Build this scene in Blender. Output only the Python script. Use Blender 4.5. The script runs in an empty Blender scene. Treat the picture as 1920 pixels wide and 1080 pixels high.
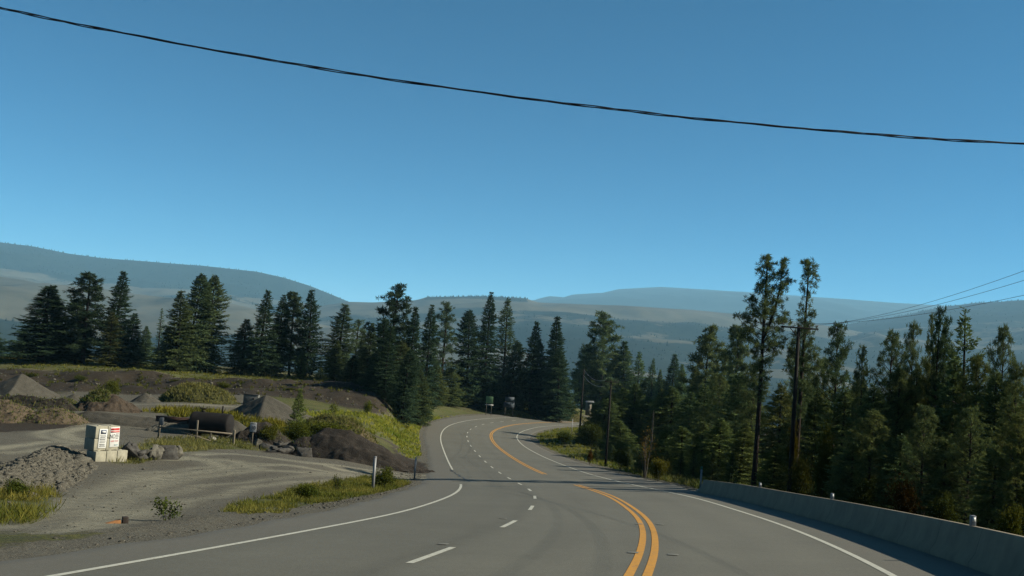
import bpy, math, random
import numpy as np

SC = bpy.context.scene
COL = SC.collection
R = math.radians
rng = np.random.default_rng(7)

# ------------------------------------------------------------------ camera model
F, PITCH, ROLL = 1862.9, R(3.4104), R(4.255)      # focal length in photo pixels (1920 wide)
SUN_AZ, SUN_EL = R(91.0), R(31.0)                 # clockwise from the viewing direction


def ray(px, py):
    u, w = px - 960.0, py - 540.0
    c, s = math.cos(ROLL), math.sin(ROLL)
    a, b = u * c + w * s, -u * s + w * c
    x, d, v = a / F, 1.0, -b / F
    c, s = math.cos(PITCH), math.sin(PITCH)
    return np.array([x, d * c - v * s, d * s + v * c])


def P(px, py, Y):
    """world point at forward distance Y on the sight line of a photo pixel"""
    r = ray(px, py)
    return r * (Y / r[1])


def add_camera():
    cd = bpy.data.cameras.new('camera')
    co = bpy.data.objects.new('camera', cd)
    COL.objects.link(co)
    cd.sensor_width = 36.0
    cd.lens = 36.0 * F / 1920.0
    cd.clip_start = 0.1
    cd.clip_end = 120000.0
    from mathutils import Matrix
    m = Matrix.Rotation(R(90) + PITCH, 4, 'X') @ Matrix.Rotation(ROLL, 4, 'Z')
    co.matrix_world = m
    SC.camera = co


# ------------------------------------------------------------------ numpy noise
def _hash(ix, iy, seed):
    h = (ix.astype(np.int64) * 374761393 + iy.astype(np.int64) * 668265263 + seed * 1442695041) & 0xffffffff
    h = ((h ^ (h >> 13)) * 1274126177) & 0xffffffff
    h = h ^ (h >> 16)
    return (h & 0xffff) / 65535.0


def vnoise(x, y, seed=0):
    x = np.asarray(x, float); y = np.asarray(y, float)
    ix, iy = np.floor(x), np.floor(y)
    fx, fy = x - ix, y - iy
    fx = fx * fx * (3 - 2 * fx); fy = fy * fy * (3 - 2 * fy)
    a = _hash(ix, iy, seed); b = _hash(ix + 1, iy, seed)
    c = _hash(ix, iy + 1, seed); d = _hash(ix + 1, iy + 1, seed)
    return (a * (1 - fx) + b * fx) * (1 - fy) + (c * (1 - fx) + d * fx) * fy


def fbm(x, y, seed=0, octv=4):
    r, a, t = 0.0, 1.0, 0.0
    for o in range(octv):
        r = r + a * vnoise(np.asarray(x) * 2 ** o, np.asarray(y) * 2 ** o, seed + o * 17)
        t += a; a *= 0.5
    return r / t * 2 - 1


def smooth(a, b, x):
    t = np.clip((x - a) / (b - a), 0, 1)
    return t * t * (3 - 2 * t)


# ------------------------------------------------------------------ mesh helpers
def mesh_from(name, V, faces, shade=False, attrs=None, matidx=None):
    """faces: list of int arrays (n,k). attrs: name -> (n,4) point colours"""
    me = bpy.data.meshes.new(name)
    V = np.asarray(V, np.float32)
    faces = [np.asarray(f, np.int32) for f in faces if len(f)]
    nl = sum(f.size for f in faces); nf = sum(len(f) for f in faces)
    me.vertices.add(len(V)); me.vertices.foreach_set('co', V.ravel())
    me.loops.add(nl); me.polygons.add(nf)
    me.loops.foreach_set('vertex_index', np.concatenate([f.ravel() for f in faces]))
    tot = np.concatenate([np.full(len(f), f.shape[1], np.int32) for f in faces])
    st = np.concatenate([[0], np.cumsum(tot)[:-1]]).astype(np.int32)
    me.polygons.foreach_set('loop_start', st)
    me.polygons.foreach_set('loop_total', tot)
    if matidx is not None:
        me.polygons.foreach_set('material_index', np.asarray(matidx, np.int32))
    me.update(calc_edges=True)
    me.validate()
    if shade:
        me.polygons.foreach_set('use_smooth', np.ones(len(me.polygons), bool))
    for k, a in (attrs or {}).items():
        at = me.color_attributes.new(k, 'FLOAT_COLOR', 'POINT')
        at.data.foreach_set('color', np.asarray(a, np.float32).ravel())
    return me


def obj(name, me, mat=None, parent=None, loc=None, kind=None):
    o = bpy.data.objects.new(name, me)
    COL.objects.link(o)
    if mat is not None:
        for m in (mat if isinstance(mat, (list, tuple)) else [mat]):
            me.materials.append(m)
    if parent is not None:
        o.parent = parent
    if loc is not None:
        o.location = [float(q) for q in loc]
    if kind:
        o['kind'] = kind
    return o


def tag(o, label, cat, group=None):
    o['label'] = label; o['category'] = cat
    if group:
        o['group'] = group
    return o


def thing(name, label, cat, loc, rotz=0.0, group=None):
    o = bpy.data.objects.new(name, None)
    COL.objects.link(o)
    o.empty_display_size = 0.3
    o.location = [float(q) for q in loc]
    o.rotation_euler = (0, 0, rotz)
    return tag(o, label, cat, group)


class MB:
    """collects quads / tris / boxes / tubes into one mesh"""
    def __init__(s):
        s.v = []; s.f = {}; s.n = 0

    def add(s, V, *faces):
        V = np.asarray(V, float)
        s.v.append(V)
        for f in faces:
            f = np.asarray(f, int)
            if len(f):
                s.f.setdefault(f.shape[1], []).append(f + s.n)
        s.n += len(V)

    def box(s, lo, hi, rot=None, org=(0, 0, 0)):
        lo, hi = np.minimum(lo, hi), np.maximum(lo, hi)
        c = np.array([[x, y, z] for z in (lo[2], hi[2]) for y in (lo[1], hi[1]) for x in (lo[0], hi[0])], float)
        if rot is not None:
            c = c @ np.asarray(rot).T
        s.add(c + np.asarray(org), [[0, 2, 3, 1], [4, 5, 7, 6], [0, 1, 5, 4], [2, 6, 7, 3], [0, 4, 6, 2], [1, 3, 7, 5]])

    def tube(s, pts, rad, n=8, cap=True):
        pts = np.asarray(pts, float); m = len(pts)
        rad = np.broadcast_to(np.asarray(rad, float), (m,))
        t = np.gradient(pts, axis=0); t /= np.linalg.norm(t, axis=1)[:, None] + 1e-12
        ref = np.array([0, 0, 1.0]) if abs(t[:, 2]).mean() < .8 else np.array([1.0, 0, 0])
        a = np.cross(t, ref); a /= np.linalg.norm(a, axis=1)[:, None] + 1e-12
        b = np.cross(t, a)
        ang = np.arange(n) * 2 * math.pi / n
        V = pts[:, None] + rad[:, None, None] * (np.cos(ang)[None, :, None] * a[:, None] + np.sin(ang)[None, :, None] * b[:, None])
        V = V.reshape(-1, 3)
        i = np.arange(m - 1)[:, None] * n; j = np.arange(n)[None]; k = (j + 1) % n
        q = np.stack([i + j, i + k, i + n + k, i + n + j], -1).reshape(-1, 4)
        s.add(V, q)
        if cap:
            for base, p in ((0, pts[0]), ((m - 1) * n, pts[-1])):
                off = s.n - len(V) if base == 0 else s.n
                ids = s.n - len(V)
            o = s.n - len(V)
            s.v.append(np.array([pts[0], pts[-1]])); c0 = s.n; s.n += 2
            jj = np.arange(n); kk = (jj + 1) % n
            s.f.setdefault(3, []).append(np.stack([o + kk, o + jj, np.full(n, c0)], -1))
            s.f.setdefault(3, []).append(np.stack([o + (m - 1) * n + jj, o + (m - 1) * n + kk, np.full(n, c0 + 1)], -1))

    def mesh(s, name, shade=False, attrs=None):
        return mesh_from(name, np.concatenate(s.v), [np.concatenate(s.f[k]) for k in sorted(s.f)], shade, attrs)

    def build(s, name, mat, parent=None, loc=None, shade=False, bevel=0.0):
        o = obj(name, s.mesh(name, shade), mat, parent, loc)
        if bevel:
            m = o.modifiers.new('bevel', 'BEVEL'); m.width = bevel; m.segments = 2; m.limit_method = 'ANGLE'
        return o


# ------------------------------------------------------------------ materials
ALB = 0.42                                           # base colours below were written for exposure 0


def lin(c):
    return tuple(c) + (1.0,)


def alb(c):
    c = tuple(c[:3])
    return c if c[0] == c[1] == c[2] else tuple(q * ALB for q in c)


class NT:
    raw = False

    def __init__(s, name):
        s.m = bpy.data.materials.new(name); s.m.use_nodes = True
        s.t = s.m.node_tree; s.t.nodes.clear()
        s.out = s.n('ShaderNodeOutputMaterial')

    def n(s, typ, **kw):
        nd = s.t.nodes.new(typ)
        for k, v in kw.items():
            setattr(nd, k, v)
        return nd

    def l(s, a, b):
        s.t.links.new(a, b)

    def noise(s, scale, detail=4.0, rough=0.6, vec=None, dist=0.0):
        nd = s.n('ShaderNodeTexNoise'); nd.inputs['Scale'].default_value = scale
        nd.inputs['Detail'].default_value = detail; nd.inputs['Roughness'].default_value = rough
        nd.inputs['Distortion'].default_value = dist
        s.l(vec if vec is not None else s.coord(), nd.inputs['Vector'])
        return nd.outputs['Fac']

    def coord(s):
        if not hasattr(s, '_c'):
            s._c = s.n('ShaderNodeTexCoord').outputs['Object']
        return s._c

    def ramp(s, fac, stops):
        r = s.n('ShaderNodeValToRGB'); e = r.color_ramp.elements
        while len(e) < len(stops):
            e.new(0.5)
        for el, (p, c) in zip(e, stops):
            el.position = p; el.color = lin(alb(c))
        s.l(fac, r.inputs['Fac'])
        return r.outputs['Color']

    def mix(s, fac, a, b, mode='MIX'):
        m = s.n('ShaderNodeMix', data_type='RGBA', blend_type=mode)
        for sock, v in ((m.inputs[0], fac), (m.inputs[6], a), (m.inputs[7], b)):
            if isinstance(v, (int, float)):
                sock.default_value = v
            elif isinstance(v, tuple):
                sock.default_value = lin(v if s.raw else alb(v))
            else:
                s.l(v, sock)
        return m.outputs[2]

    def math(s, op, a, b=0.0, clamp=False):
        m = s.n('ShaderNodeMath', operation=op, use_clamp=clamp)
        for sock, v in ((m.inputs[0], a), (m.inputs[1], b)):
            if isinstance(v, (int, float)):
                sock.default_value = v
            else:
                s.l(v, sock)
        return m.outputs[0]

    def attr(s, name, out='Color'):
        return s.n('ShaderNodeAttribute', attribute_name=name).outputs[out]

    def sep(s, col):
        n = s.n('ShaderNodeSeparateColor'); s.l(col, n.inputs[0])
        return n.outputs

    def bump(s, h, strength=0.3, dist=0.05):
        b = s.n('ShaderNodeBump'); b.inputs['Strength'].default_value = strength; b.inputs['Distance'].default_value = dist
        s.l(h, b.inputs['Height'])
        return b.outputs['Normal']

    def finish(s, col, rough=0.9, normal=None, spec=0.3, metal=0.0):
        p = s.n('ShaderNodeBsdfPrincipled')
        if isinstance(col, tuple):
            p.inputs['Base Color'].default_value = lin(col)
        else:
            s.l(col, p.inputs['Base Color'])
        p.inputs['Roughness'].default_value = rough
        p.inputs['Specular IOR Level'].default_value = spec
        p.inputs['Metallic'].default_value = metal
        if normal is not None:
            s.l(normal, p.inputs['Normal'])
        s.l(p.outputs[0], s.out.inputs['Surface'])
        return s.m


def simple(name, col, var=0.25, scale=6.0, rough=0.85, bump=0.2, spec=0.3, dark=None, metal=0.0):
    t = NT(name)
    nz = t.noise(scale, 6, 0.65)
    d = dark or tuple(c * (1 - var) for c in col)
    b = tuple(min(1, c * (1 + var)) for c in col)
    c = t.ramp(nz, [(0.3, d), (0.7, b)])
    return t.finish(c, rough, t.bump(t.noise(scale * 6, 4), bump, 0.02) if bump else None, spec, metal)


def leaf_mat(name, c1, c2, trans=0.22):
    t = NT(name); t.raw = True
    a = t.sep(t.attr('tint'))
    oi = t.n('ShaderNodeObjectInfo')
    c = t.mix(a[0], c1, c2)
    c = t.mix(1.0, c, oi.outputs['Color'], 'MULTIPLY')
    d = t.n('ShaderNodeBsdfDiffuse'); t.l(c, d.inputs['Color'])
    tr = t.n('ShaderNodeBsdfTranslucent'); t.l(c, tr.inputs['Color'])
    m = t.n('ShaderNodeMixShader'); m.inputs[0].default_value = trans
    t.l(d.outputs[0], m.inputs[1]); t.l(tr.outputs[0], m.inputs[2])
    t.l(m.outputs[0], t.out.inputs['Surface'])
    return t.m


add_camera()

# ------------------------------------------------------------------ the road's course (metres; heading; cross fall)
PATH = np.array([
    (-6.25,-6.07,-1.371,0.2496,0.056),
    (-4.12,2.67,-2.207,0.2282,0.059),
    (-2.18,11.46,-3.061,0.2058,0.062),
    (-0.49,20.30,-3.955,0.1682,0.059),
    (0.74,29.21,-4.908,0.1020,0.055),
    (1.43,38.18,-5.862,0.0566,0.053),
    (1.75,47.18,-6.809,0.0127,0.053),
    (1.65,56.18,-7.765,-0.0330,0.048),
    (1.21,65.16,-8.687,-0.0630,0.044),
    (0.58,74.14,-9.534,-0.0740,0.041),
    (-0.11,83.12,-10.291,-0.0797,0.036),
    (-0.84,92.09,-10.947,-0.0828,0.032),
    (-1.59,101.05,-11.507,-0.0836,0.024),
    (-2.36,110.02,-11.987,-0.0870,0.011),
    (-3.14,118.99,-12.392,-0.0871,-0.001),
    (-3.90,127.96,-12.729,-0.0790,-0.014),
    (-4.53,136.93,-13.008,-0.0604,-0.027),
    (-4.96,145.92,-13.244,-0.0347,-0.036),
    (-5.10,154.92,-13.466,0.0057,-0.044),
    (-4.82,163.92,-13.694,0.0576,-0.052),
    (-4.08,172.88,-13.936,0.1065,-0.057),
    (-2.91,181.81,-14.189,0.1538,-0.059),
    (-1.31,190.66,-14.454,0.2040,-0.055),
    (0.74,199.42,-14.735,0.2570,-0.054),
    (3.26,208.06,-15.034,0.3117,-0.054),
    (6.26,216.55,-15.344,0.3664,-0.050),
    (9.70,224.86,-15.662,0.4189,-0.046),
    (13.57,232.98,-15.984,0.4710,-0.042),
    (17.87,240.89,-16.309,0.5230,-0.038),
    (22.56,248.57,-16.641,0.5748,-0.034),
    (27.65,255.99,-16.979,0.6265,-0.032),
]); S0 = -24.0; DS = 9.0


def _extend():
    p = PATH.copy()
    for _ in range(6):                               # uphill behind the camera
        a = p[0]; th = a[3] + 0.03
        p = np.vstack([[a[0] - DS * math.sin(th), a[1] - DS * math.cos(th), a[2] + .85, th, a[4]], p])
    for _ in range(12):                              # on behind the trees
        a = p[-1]; th = a[3] + 0.05
        p = np.vstack([p, [a[0] + DS * math.sin(th), a[1] + DS * math.cos(th), a[2] - .34, th, -0.03]])
    return p, S0 - 6 * DS


PTH, SS = _extend()


def spline(n_per):
    """Catmull-Rom through the knots"""
    K = len(PTH); out = []
    for i in range(K - 1):
        p0, p1, p2, p3 = PTH[max(i - 1, 0)], PTH[i], PTH[i + 1], PTH[min(i + 2, K - 1)]
        for j in range(n_per):
            t = j / n_per
            out.append(.5 * (2 * p1 + (p2 - p0) * t + (2 * p0 - 5 * p1 + 4 * p2 - p3) * t * t + (3 * p1 - p0 - 3 * p2 + p3) * t ** 3))
    out.append(PTH[-1])
    return np.array(out)


ROAD = spline(9)                                     # one sample per metre
RS = SS + np.arange(len(ROAD)) * (DS / 9)


def at_s(s):
    s = np.asarray(s, float)
    return [np.interp(s, RS, ROAD[:, k]) for k in range(5)]


def road_pt(s, o, dz=0.0):
    x, y, z, th, b = at_s(s)
    return np.stack([x + o * np.cos(th), y - o * np.sin(th), z + np.asarray(o) * b + dz], -1)


def ed_left(s):
    return np.interp(s, [-60, 0, 6, 12, 30, 39, 66, 100, 120, 140, 165, 192, 216, 260], [-5.4, -5.6, -5.8, -6.2, -6.7, -6.4, -5.9, -5.9, -6.3, -6.9, -7.4, -8.2, -9, -9])


def ed_right(s):
    return np.interp(s, [-60, 39, 50, 63, 100, 140, 180, 260], [9.75, 9.75, 11.2, 11.0, 10.5, 9.9, 9.9, 10.2])


def road_coords(X, Y):
    """nearest road sample: arclength, signed offset (right +)"""
    shp = np.shape(X); X = np.ravel(X); Y = np.ravel(Y)
    rx, ry, rth = ROAD[::3, 0], ROAD[::3, 1], ROAD[::3, 3]
    S = np.empty(len(X)); O = np.empty(len(X))
    for a in range(0, len(X), 20000):
        dx = X[a:a + 20000, None] - rx[None]; dy = Y[a:a + 20000, None] - ry[None]
        i = np.argmin(dx * dx + dy * dy, axis=1); k = np.arange(len(i))
        dxi, dyi = dx[k, i], dy[k, i]
        S[a:a + 20000] = RS[::3][i] + dxi * np.sin(rth[i]) + dyi * np.cos(rth[i])
        along = dxi * np.sin(rth[i]) + dyi * np.cos(rth[i])
        o = dxi * np.cos(rth[i]) - dyi * np.sin(rth[i])
        far = np.abs(along) > 4
        O[a:a + 20000] = np.where(far, np.sign(o + 1e-9) * np.hypot(along, o), o)
    return S.reshape(shp), O.reshape(shp)


# ------------------------------------------------------------------ the ground's height
_cp = [  # photo pixel and distance of points of the ground
    (0, 1000, 21), (50, 960, 26), (0, 930, 30), (400, 920, 45), (200, 862, 57), (110, 905, 42), (300, 850, 63), (440, 830, 80),
    (570, 855, 78), (60, 830, 70), (60, 790, 86), (200, 782, 92), (-60, 800, 80),
    (50, 740, 116), (270, 752, 116), (430, 757, 116), (0, 738, 130), (150, 735, 134), (300, 728, 138), (420, 735, 136), (540, 745, 132), (660, 772, 128), (740, 778, 132),
    (0, 692, 148), (100, 700, 148), (200, 703, 146), (300, 706, 147), (460, 712, 149), (640, 718, 147), (720, 735, 148),
    (150, 683, 160), (460, 708, 165), (640, 713, 170), (700, 728, 175), (780, 760, 190),
    (620, 776, 116), (700, 776, 126), (780, 775, 165), (700, 832, 98), (760, 852, 90),
    (900, 765, 222), (1040, 741, 238), (980, 738, 240), (1100, 757, 243), (940, 745, 236),
    (15, 690, 230), (200, 676, 230), (500, 692, 235), (700, 716, 235),
    (1079, 825, 150), (1062, 822, 147), (1135, 868, 103), (1200, 890, 82), (1090, 845, 122), (1260, 902, 68)]
_cw = [P(*c) for c in _cp] + [np.array(q, float) for q in [
    (20, 100, -12.4), (40, 100, -17), (75, 100, -26), (19, 60, -8.8), (40, 60, -13.5), (40, 150, -19), (24, 150, -15), (60, 230, -24), (30, 200, -17),
    (20, 30, -5.6), (40, 30, -10), (80, 40, -20), (-35, -20, -1.5), (-70, 20, -3.0), (-90, 60, -7.5), (-90, 110, -9), (-90, 170, -8.5), (40, -20, -2.5), (-10, -30, 0.6), (-70, 280, -13), (20, 290, -16),
    (-110, 230, -9.5), (60, 290, -26), (16, 125, -13.6), (22, 170, -15.5), (-20, 215, -13.0)]]
_cw = np.array(_cw)


def _fit():
    D = np.linalg.norm(_cw[:, None, :2] - _cw[None, :, :2], axis=2)
    n = len(_cw); A = np.zeros((n + 1, n + 1))
    A[:n, :n] = -D - 0.6 * np.eye(n); A[:n, n] = 1; A[n, :n] = 1
    m = _cw[:, 2]
    return np.linalg.solve(A, np.concatenate([m, [0]]))


_w = _fit()


def gz(X, Y, bumps=True):
    X = np.asarray(X, float); Y = np.asarray(Y, float); shp = X.shape
    x, y = X.ravel(), Y.ravel()
    xc, yc = np.clip(x, -130, 100), np.clip(y, -50, 310)
    z = np.full(len(x), _w[-1])
    for c, w in zip(_cw, _w[:-1]):
        z -= w * np.hypot(xc - c[0], yc - c[1])
    if bumps:
        z = z + .16 * fbm(x / 4.5, y / 4.5, 3) + .3 * fbm(x / 17, y / 17, 9, 3)
        bk = smooth(128, 136, y) * smooth(158, 148, y) * (x < -12)
        z = z + bk * (.75 * fbm(x / 3.2, y / 2.6, 33, 4) + .6 * fbm(x / 9, y / 6, 35, 3))
    # falls away to the valley outside the site
    d = np.maximum.reduce([x - 75, -110 - x, y - 275, np.zeros_like(x)])
    back = smooth(-25, -200, y)
    z = z - 230 * smooth(0, 900, d) * (1 - back) - 26 * smooth(0, 90, d) * (1 - back) * (y > -50)
    z = z + 14 * smooth(-40, -250, y)
    S, O = road_coords(x, y)
    a, b = ed_left(S), ed_right(S)
    inr = (S > RS[0] + 1) & (S < RS[-1] - 1)
    rz = np.interp(S, RS, ROAD[:, 2]) + np.clip(O, a - 1.5, b + 1.0) * np.interp(S, RS, ROAD[:, 4]) - 0.05
    rz = rz - np.where(O < a, (a - O) * .03, 0) - np.where(O > b, (O - b) * .05, 0)
    wl = 1 - smooth(0.2, 7.5, a - O); wr = 1 - smooth(0.6, 8.0, O - b)
    w = np.where(O < 0, wl, wr) * inr
    z = z * (1 - w) + rz * w
    return z.reshape(shp)


def G(x, y):
    return float(gz(np.array([x]), np.array([y]))[0])


def hit(px, py, y0=8.0, y1=320.0):
    """where the sight line of a photo pixel meets the ground"""
    r = ray(px, py); Y = np.linspace(y0, y1, 1600)
    p = r[None] * (Y / r[1])[:, None]
    d = p[:, 2] - gz(p[:, 0], p[:, 1], False)
    i = np.argmax(d < 0) if (d < 0).any() else len(Y) - 1
    return p[i]


def ground_at(px, py, Y):
    """the ground straight below the sight line of a pixel at distance Y"""
    q = P(px, py, Y)
    q[2] = G(q[0], q[1])
    return q


def poly(pts, jit=1.0):
    W = np.array([p if len(p) == 3 and p[2] is None else (hit(*p[:2]) if len(p) == 2 else P(*p)) for p in pts])[:, :2]

    def inside(X, Y):
        shp = np.shape(X); acc = np.zeros(np.size(X))
        rr = np.random.default_rng(5)
        for k in range(7):
            x = np.ravel(X) + (rr.normal(0, jit) if k else 0) + 1.2 * jit * fbm(np.ravel(X) / 2.1, np.ravel(Y) / 2.1, 40 + k, 2)
            y = np.ravel(Y) + (rr.normal(0, jit) if k else 0) + 1.2 * jit * fbm(np.ravel(X) / 2.1, np.ravel(Y) / 2.1, 80 + k, 2)
            c = np.zeros(len(x), bool); n = len(W)
            for i in range(n):
                x1, y1 = W[i]; x2, y2 = W[(i + 1) % n]
                if y1 == y2:
                    continue
                m = ((y1 > y) != (y2 > y)) & (x < (x2 - x1) * (y - y1) / (y2 - y1) + x1)
                c ^= m
            acc += c
        return (acc / 7).reshape(shp)
    inside.W = W
    return inside


# ------------------------------------------------------------------ ground
def axis(segs):
    out = [segs[0][0]]
    for a, b, st in segs:
        n = max(1, int(round((b - a) / st)))
        out += list(np.linspace(a, b, n + 1)[1:])
    return np.array(out)


def geo(a, b, n):
    return list(np.geomspace(a, b, n))


GX = np.concatenate([-np.array(geo(120, 60000, 16))[::-1], axis([(-110, -70, 1.5), (-70, -40, .8), (-40, 16, .42), (16, 40, 1.0), (40, 90, 2.5)]), geo(110, 60000, 16)])
GY = np.concatenate([-np.array(geo(60, 60000, 12))[::-1], axis([(-50, 8, 2.5), (8, 100, .5), (100, 180, .7), (180, 260, 1.2), (260, 310, 4)]), geo(340, 60000, 18)])

p_lot = [(-60, 1010), (-60, 815), (0, 735), (60, 738), (150, 736), (300, 732), (430, 738), (470, 748), (560, 765), (600, 770), (560, 812), (570, 850), (780, 884), (800, 893), (760, 912), (640, 945), (480, 980), (250, 1008)]
A_gravel = poly([(-60, 1010, 20), (-60, 900, 32), (-60, 815, 70), (-40, 738, 125), (60, 738, 128), (150, 736, 133), (300, 732, 136), (430, 738, 134), (500, 750, 128), (570, 775, 110), (560, 812, 92), (570, 850, 79), (780, 886), (805, 893), (770, 912), (640, 945), (480, 980), (250, 1008)], .8)
A_g1 = poly([(-20, 885), (60, 893), (98, 925), (100, 952), (60, 978), (-20, 992)], .35)
A_g2 = poly([(420, 962), (480, 937), (560, 917), (640, 905), (700, 893), (750, 900), (775, 908), (700, 926), (640, 938), (560, 950), (500, 968)], .3)
A_g3 = poly([(575, 772, 118), (640, 760, 122), (700, 762, 128), (790, 774, 160), (815, 768, 178), (860, 766, 195), (960, 766, 217), (960, 776, 212), (860, 781, 196), (805, 791, 160), (786, 812), (788, 840), (790, 862), (765, 858), (745, 835), (700, 815), (650, 800), (580, 800)], .7)
A_g4 = poly([(1002, 813), (1060, 802), (1120, 798), (1150, 850), (1180, 878), (1240, 890), (1300, 903), (1210, 893), (1120, 872), (1060, 854), (1020, 836)], .5)
A_g5 = poly([(-40, 660, 185), (700, 700, 185), (760, 740, 178), (690, 722, 152), (560, 714, 151), (420, 710, 150), (250, 696, 149), (100, 690, 149), (-40, 680, 149)], 1.0)
A_g6 = poly([(235, 848), (300, 823), (440, 822), (505, 848), (440, 842), (330, 852), (320, 860), (240, 870), (210, 866)], .5)
A_g7 = poly([(270, 772, 100), (320, 760, 104), (440, 763, 104), (560, 775, 100), (590, 792, 92), (500, 800, 88), (440, 797, 92), (330, 783, 97)], .8)
A_d1 = poly([(-40, 772, 92), (60, 768, 92), (150, 778, 90), (160, 800, 84), (40, 812, 78), (-40, 815, 76)], .8)
A_d2 = poly([(-60, 735, 133), (480, 738, 131), (760, 775, 131), (720, 728, 150), (460, 706, 152), (-60, 688, 152)], .7)
A_d3 = poly([(500, 850), (570, 852), (800, 888), (800, 870), (760, 855), (560, 815, 86), (450, 815, 84)], .6)

_tracks = [[(60, 992), (110, 962), (190, 920), (280, 890), (380, 876), (500, 872), (620, 884), (790, 896)],
           [(120, 985), (190, 950), (260, 915), (350, 893), (470, 884), (600, 890), (780, 900)],
           [(10, 1003), (90, 990), (200, 960), (300, 935), (420, 915), (560, 903), (700, 897)],
           [(180, 800), (120, 806), (95, 815), (110, 826), (170, 836)], [(170, 806), (145, 812), (150, 822), (180, 828)],
           [(-30, 850), (60, 840), (120, 836), (175, 838)], [(330, 853), (400, 852), (480, 858), (600, 872), (780, 890)],
           [(300, 862), (330, 858), (420, 866), (460, 880)], [(0, 752), (120, 757), (300, 760), (440, 762)]]


def track_weight(X, Y):
    w = np.zeros(np.shape(X))
    rr = np.random.default_rng(3)
    for pl in _tracks:
        W = np.array([hit(*p)[:2] for p in pl])
        t = np.linspace(0, len(W) - 1, 60)
        W = np.stack([np.interp(t, np.arange(len(W)), W[:, k]) for k in (0, 1)], 1)
        for off in (-.85, .85):
            d = np.full(np.shape(X), 1e9)
            sx = rr.normal(0, .25)
            for i in range(0, 60):
                d = np.minimum(d, np.hypot(X - W[i, 0] - off - sx, (Y - W[i, 1] - .2 * off)))
            w = np.maximum(w, np.exp(-(d / .55) ** 2) * rr.uniform(.5, 1))
    return w


def make_ground():
    X, Y = np.meshgrid(GX, GY)
    Z = gz(X, Y)
    S, O = road_coords(X, Y)
    grav = A_gravel(X, Y) * (O < ed_left(S) + 1)
    edge = np.maximum(1 - smooth(.5, 1.8, ed_left(S) - O) * 1.0, 0) * (O < 0) + np.maximum(1 - smooth(.4, 1.5, O - ed_right(S)), 0) * (O > 0)
    grav = np.clip(np.maximum(grav, edge), 0, 1)
    g = np.maximum.reduce([A_g1(X, Y), A_g2(X, Y), A_g3(X, Y), A_g4(X, Y), A_g5(X, Y) * .7, A_g6(X, Y) * .8, A_g7(X, Y)])
    dirt = np.maximum.reduce([A_d1(X, Y) * .8, A_d2(X, Y) * .9, A_d3(X, Y)])
    base_g = .62 + .25 * fbm(X / 9, Y / 9, 5)
    grass = np.where(g > .02, g, (1 - grav) * base_g * (1 - dirt * .8))
    dirt = np.clip(np.maximum(dirt, (1 - grav) * .7) * (1 - g), 0, 1)
    inr = (O > ed_left(S) - .4) & (O < ed_right(S) + .4)
    grass = np.where(inr, 0, grass)
    tr = np.zeros_like(X)
    m = (X > -70) & (X < 2) & (Y > 8) & (Y < 140)
    tr[m] = track_weight(X[m], Y[m])
    cover = np.stack([grass, dirt, tr, np.ones_like(X)], -1).reshape(-1, 4)
    # rough gravel berm beside the pavement
    berm = np.exp(-((ed_left(S) - O - 1.3) / .7) ** 2) * (S < 14) * (S > -30)
    dirt = np.maximum(dirt, berm * .3)
    cover[:, 1] = dirt.ravel()
    Z = Z + berm * (.10 + .16 * fbm(X / .8, Y / .8, 21, 3))
    ny, nx = X.shape
    i = np.arange(ny - 1)[:, None] * nx + np.arange(nx - 1)[None]
    q = np.stack([i, i + 1, i + nx + 1, i + nx], -1).reshape(-1, 4)
    V = np.stack([X, Y, Z], -1).reshape(-1, 3)
    me = mesh_from('ground', V, [q], True, {'cover': cover})
    t = NT('ground')
    c = t.sep(t.attr('cover'))
    n1 = t.noise(.35, 6, .6); n2 = t.noise(3.0, 6, .7); n3 = t.noise(22, 4, .7)
    gravel = t.ramp(n2, [(.2, (.095, .088, .063)), (.5, (.145, .135, .098)), (.8, (.21, .197, .145))])
    gravel = t.mix(t.math('MULTIPLY', n1, .6), gravel, (.085, .077, .058))
    gravel = t.mix(t.ramp(t.noise(.9, 5, .7), [(.45, (0, 0, 0)), (.7, (.75, .75, .75))]), gravel, (.085, .075, .055))
    gravel = t.mix(t.ramp(n3, [(.42, (0, 0, 0)), (.6, (1, 1, 1))]), gravel, t.mix(.5, gravel, (.28, .26, .21)))
    gravel = t.mix(t.math('MULTIPLY', t.math('MULTIPLY', c[2], n2), 2.2, True), gravel, (.36, .34, .25))
    dirt = t.ramp(n2, [(.25, (.03, .023, .016)), (.55, (.055, .043, .029)), (.8, (.10, .08, .056))])
    grass = t.ramp(n2, [(.25, (.045, .065, .012)), (.5, (.10, .12, .028)), (.75, (.19, .175, .06))])
    grass = t.mix(t.ramp(n1, [(.4, (0, 0, 0)), (.65, (1, 1, 1))]), grass, t.mix(.5, grass, (.19, .155, .075)))
    jit = t.math('MULTIPLY', t.math('SUBTRACT', n2, .5), 1.3)
    fd = t.ramp(t.math('ADD', c[1], jit), [(.35, (0, 0, 0)), (.65, (1, 1, 1))])
    fg = t.ramp(t.math('ADD', c[0], jit), [(.35, (0, 0, 0)), (.62, (1, 1, 1))])
    col = t.mix(fg, t.mix(fd, gravel, dirt), grass)
    t.finish(col, .95, t.bump(t.math('ADD', n2, t.math('MULTIPLY', n3, .35)), .8, .12), .15)
    return obj('ground', me, t.m, kind='structure')


make_ground()


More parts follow.
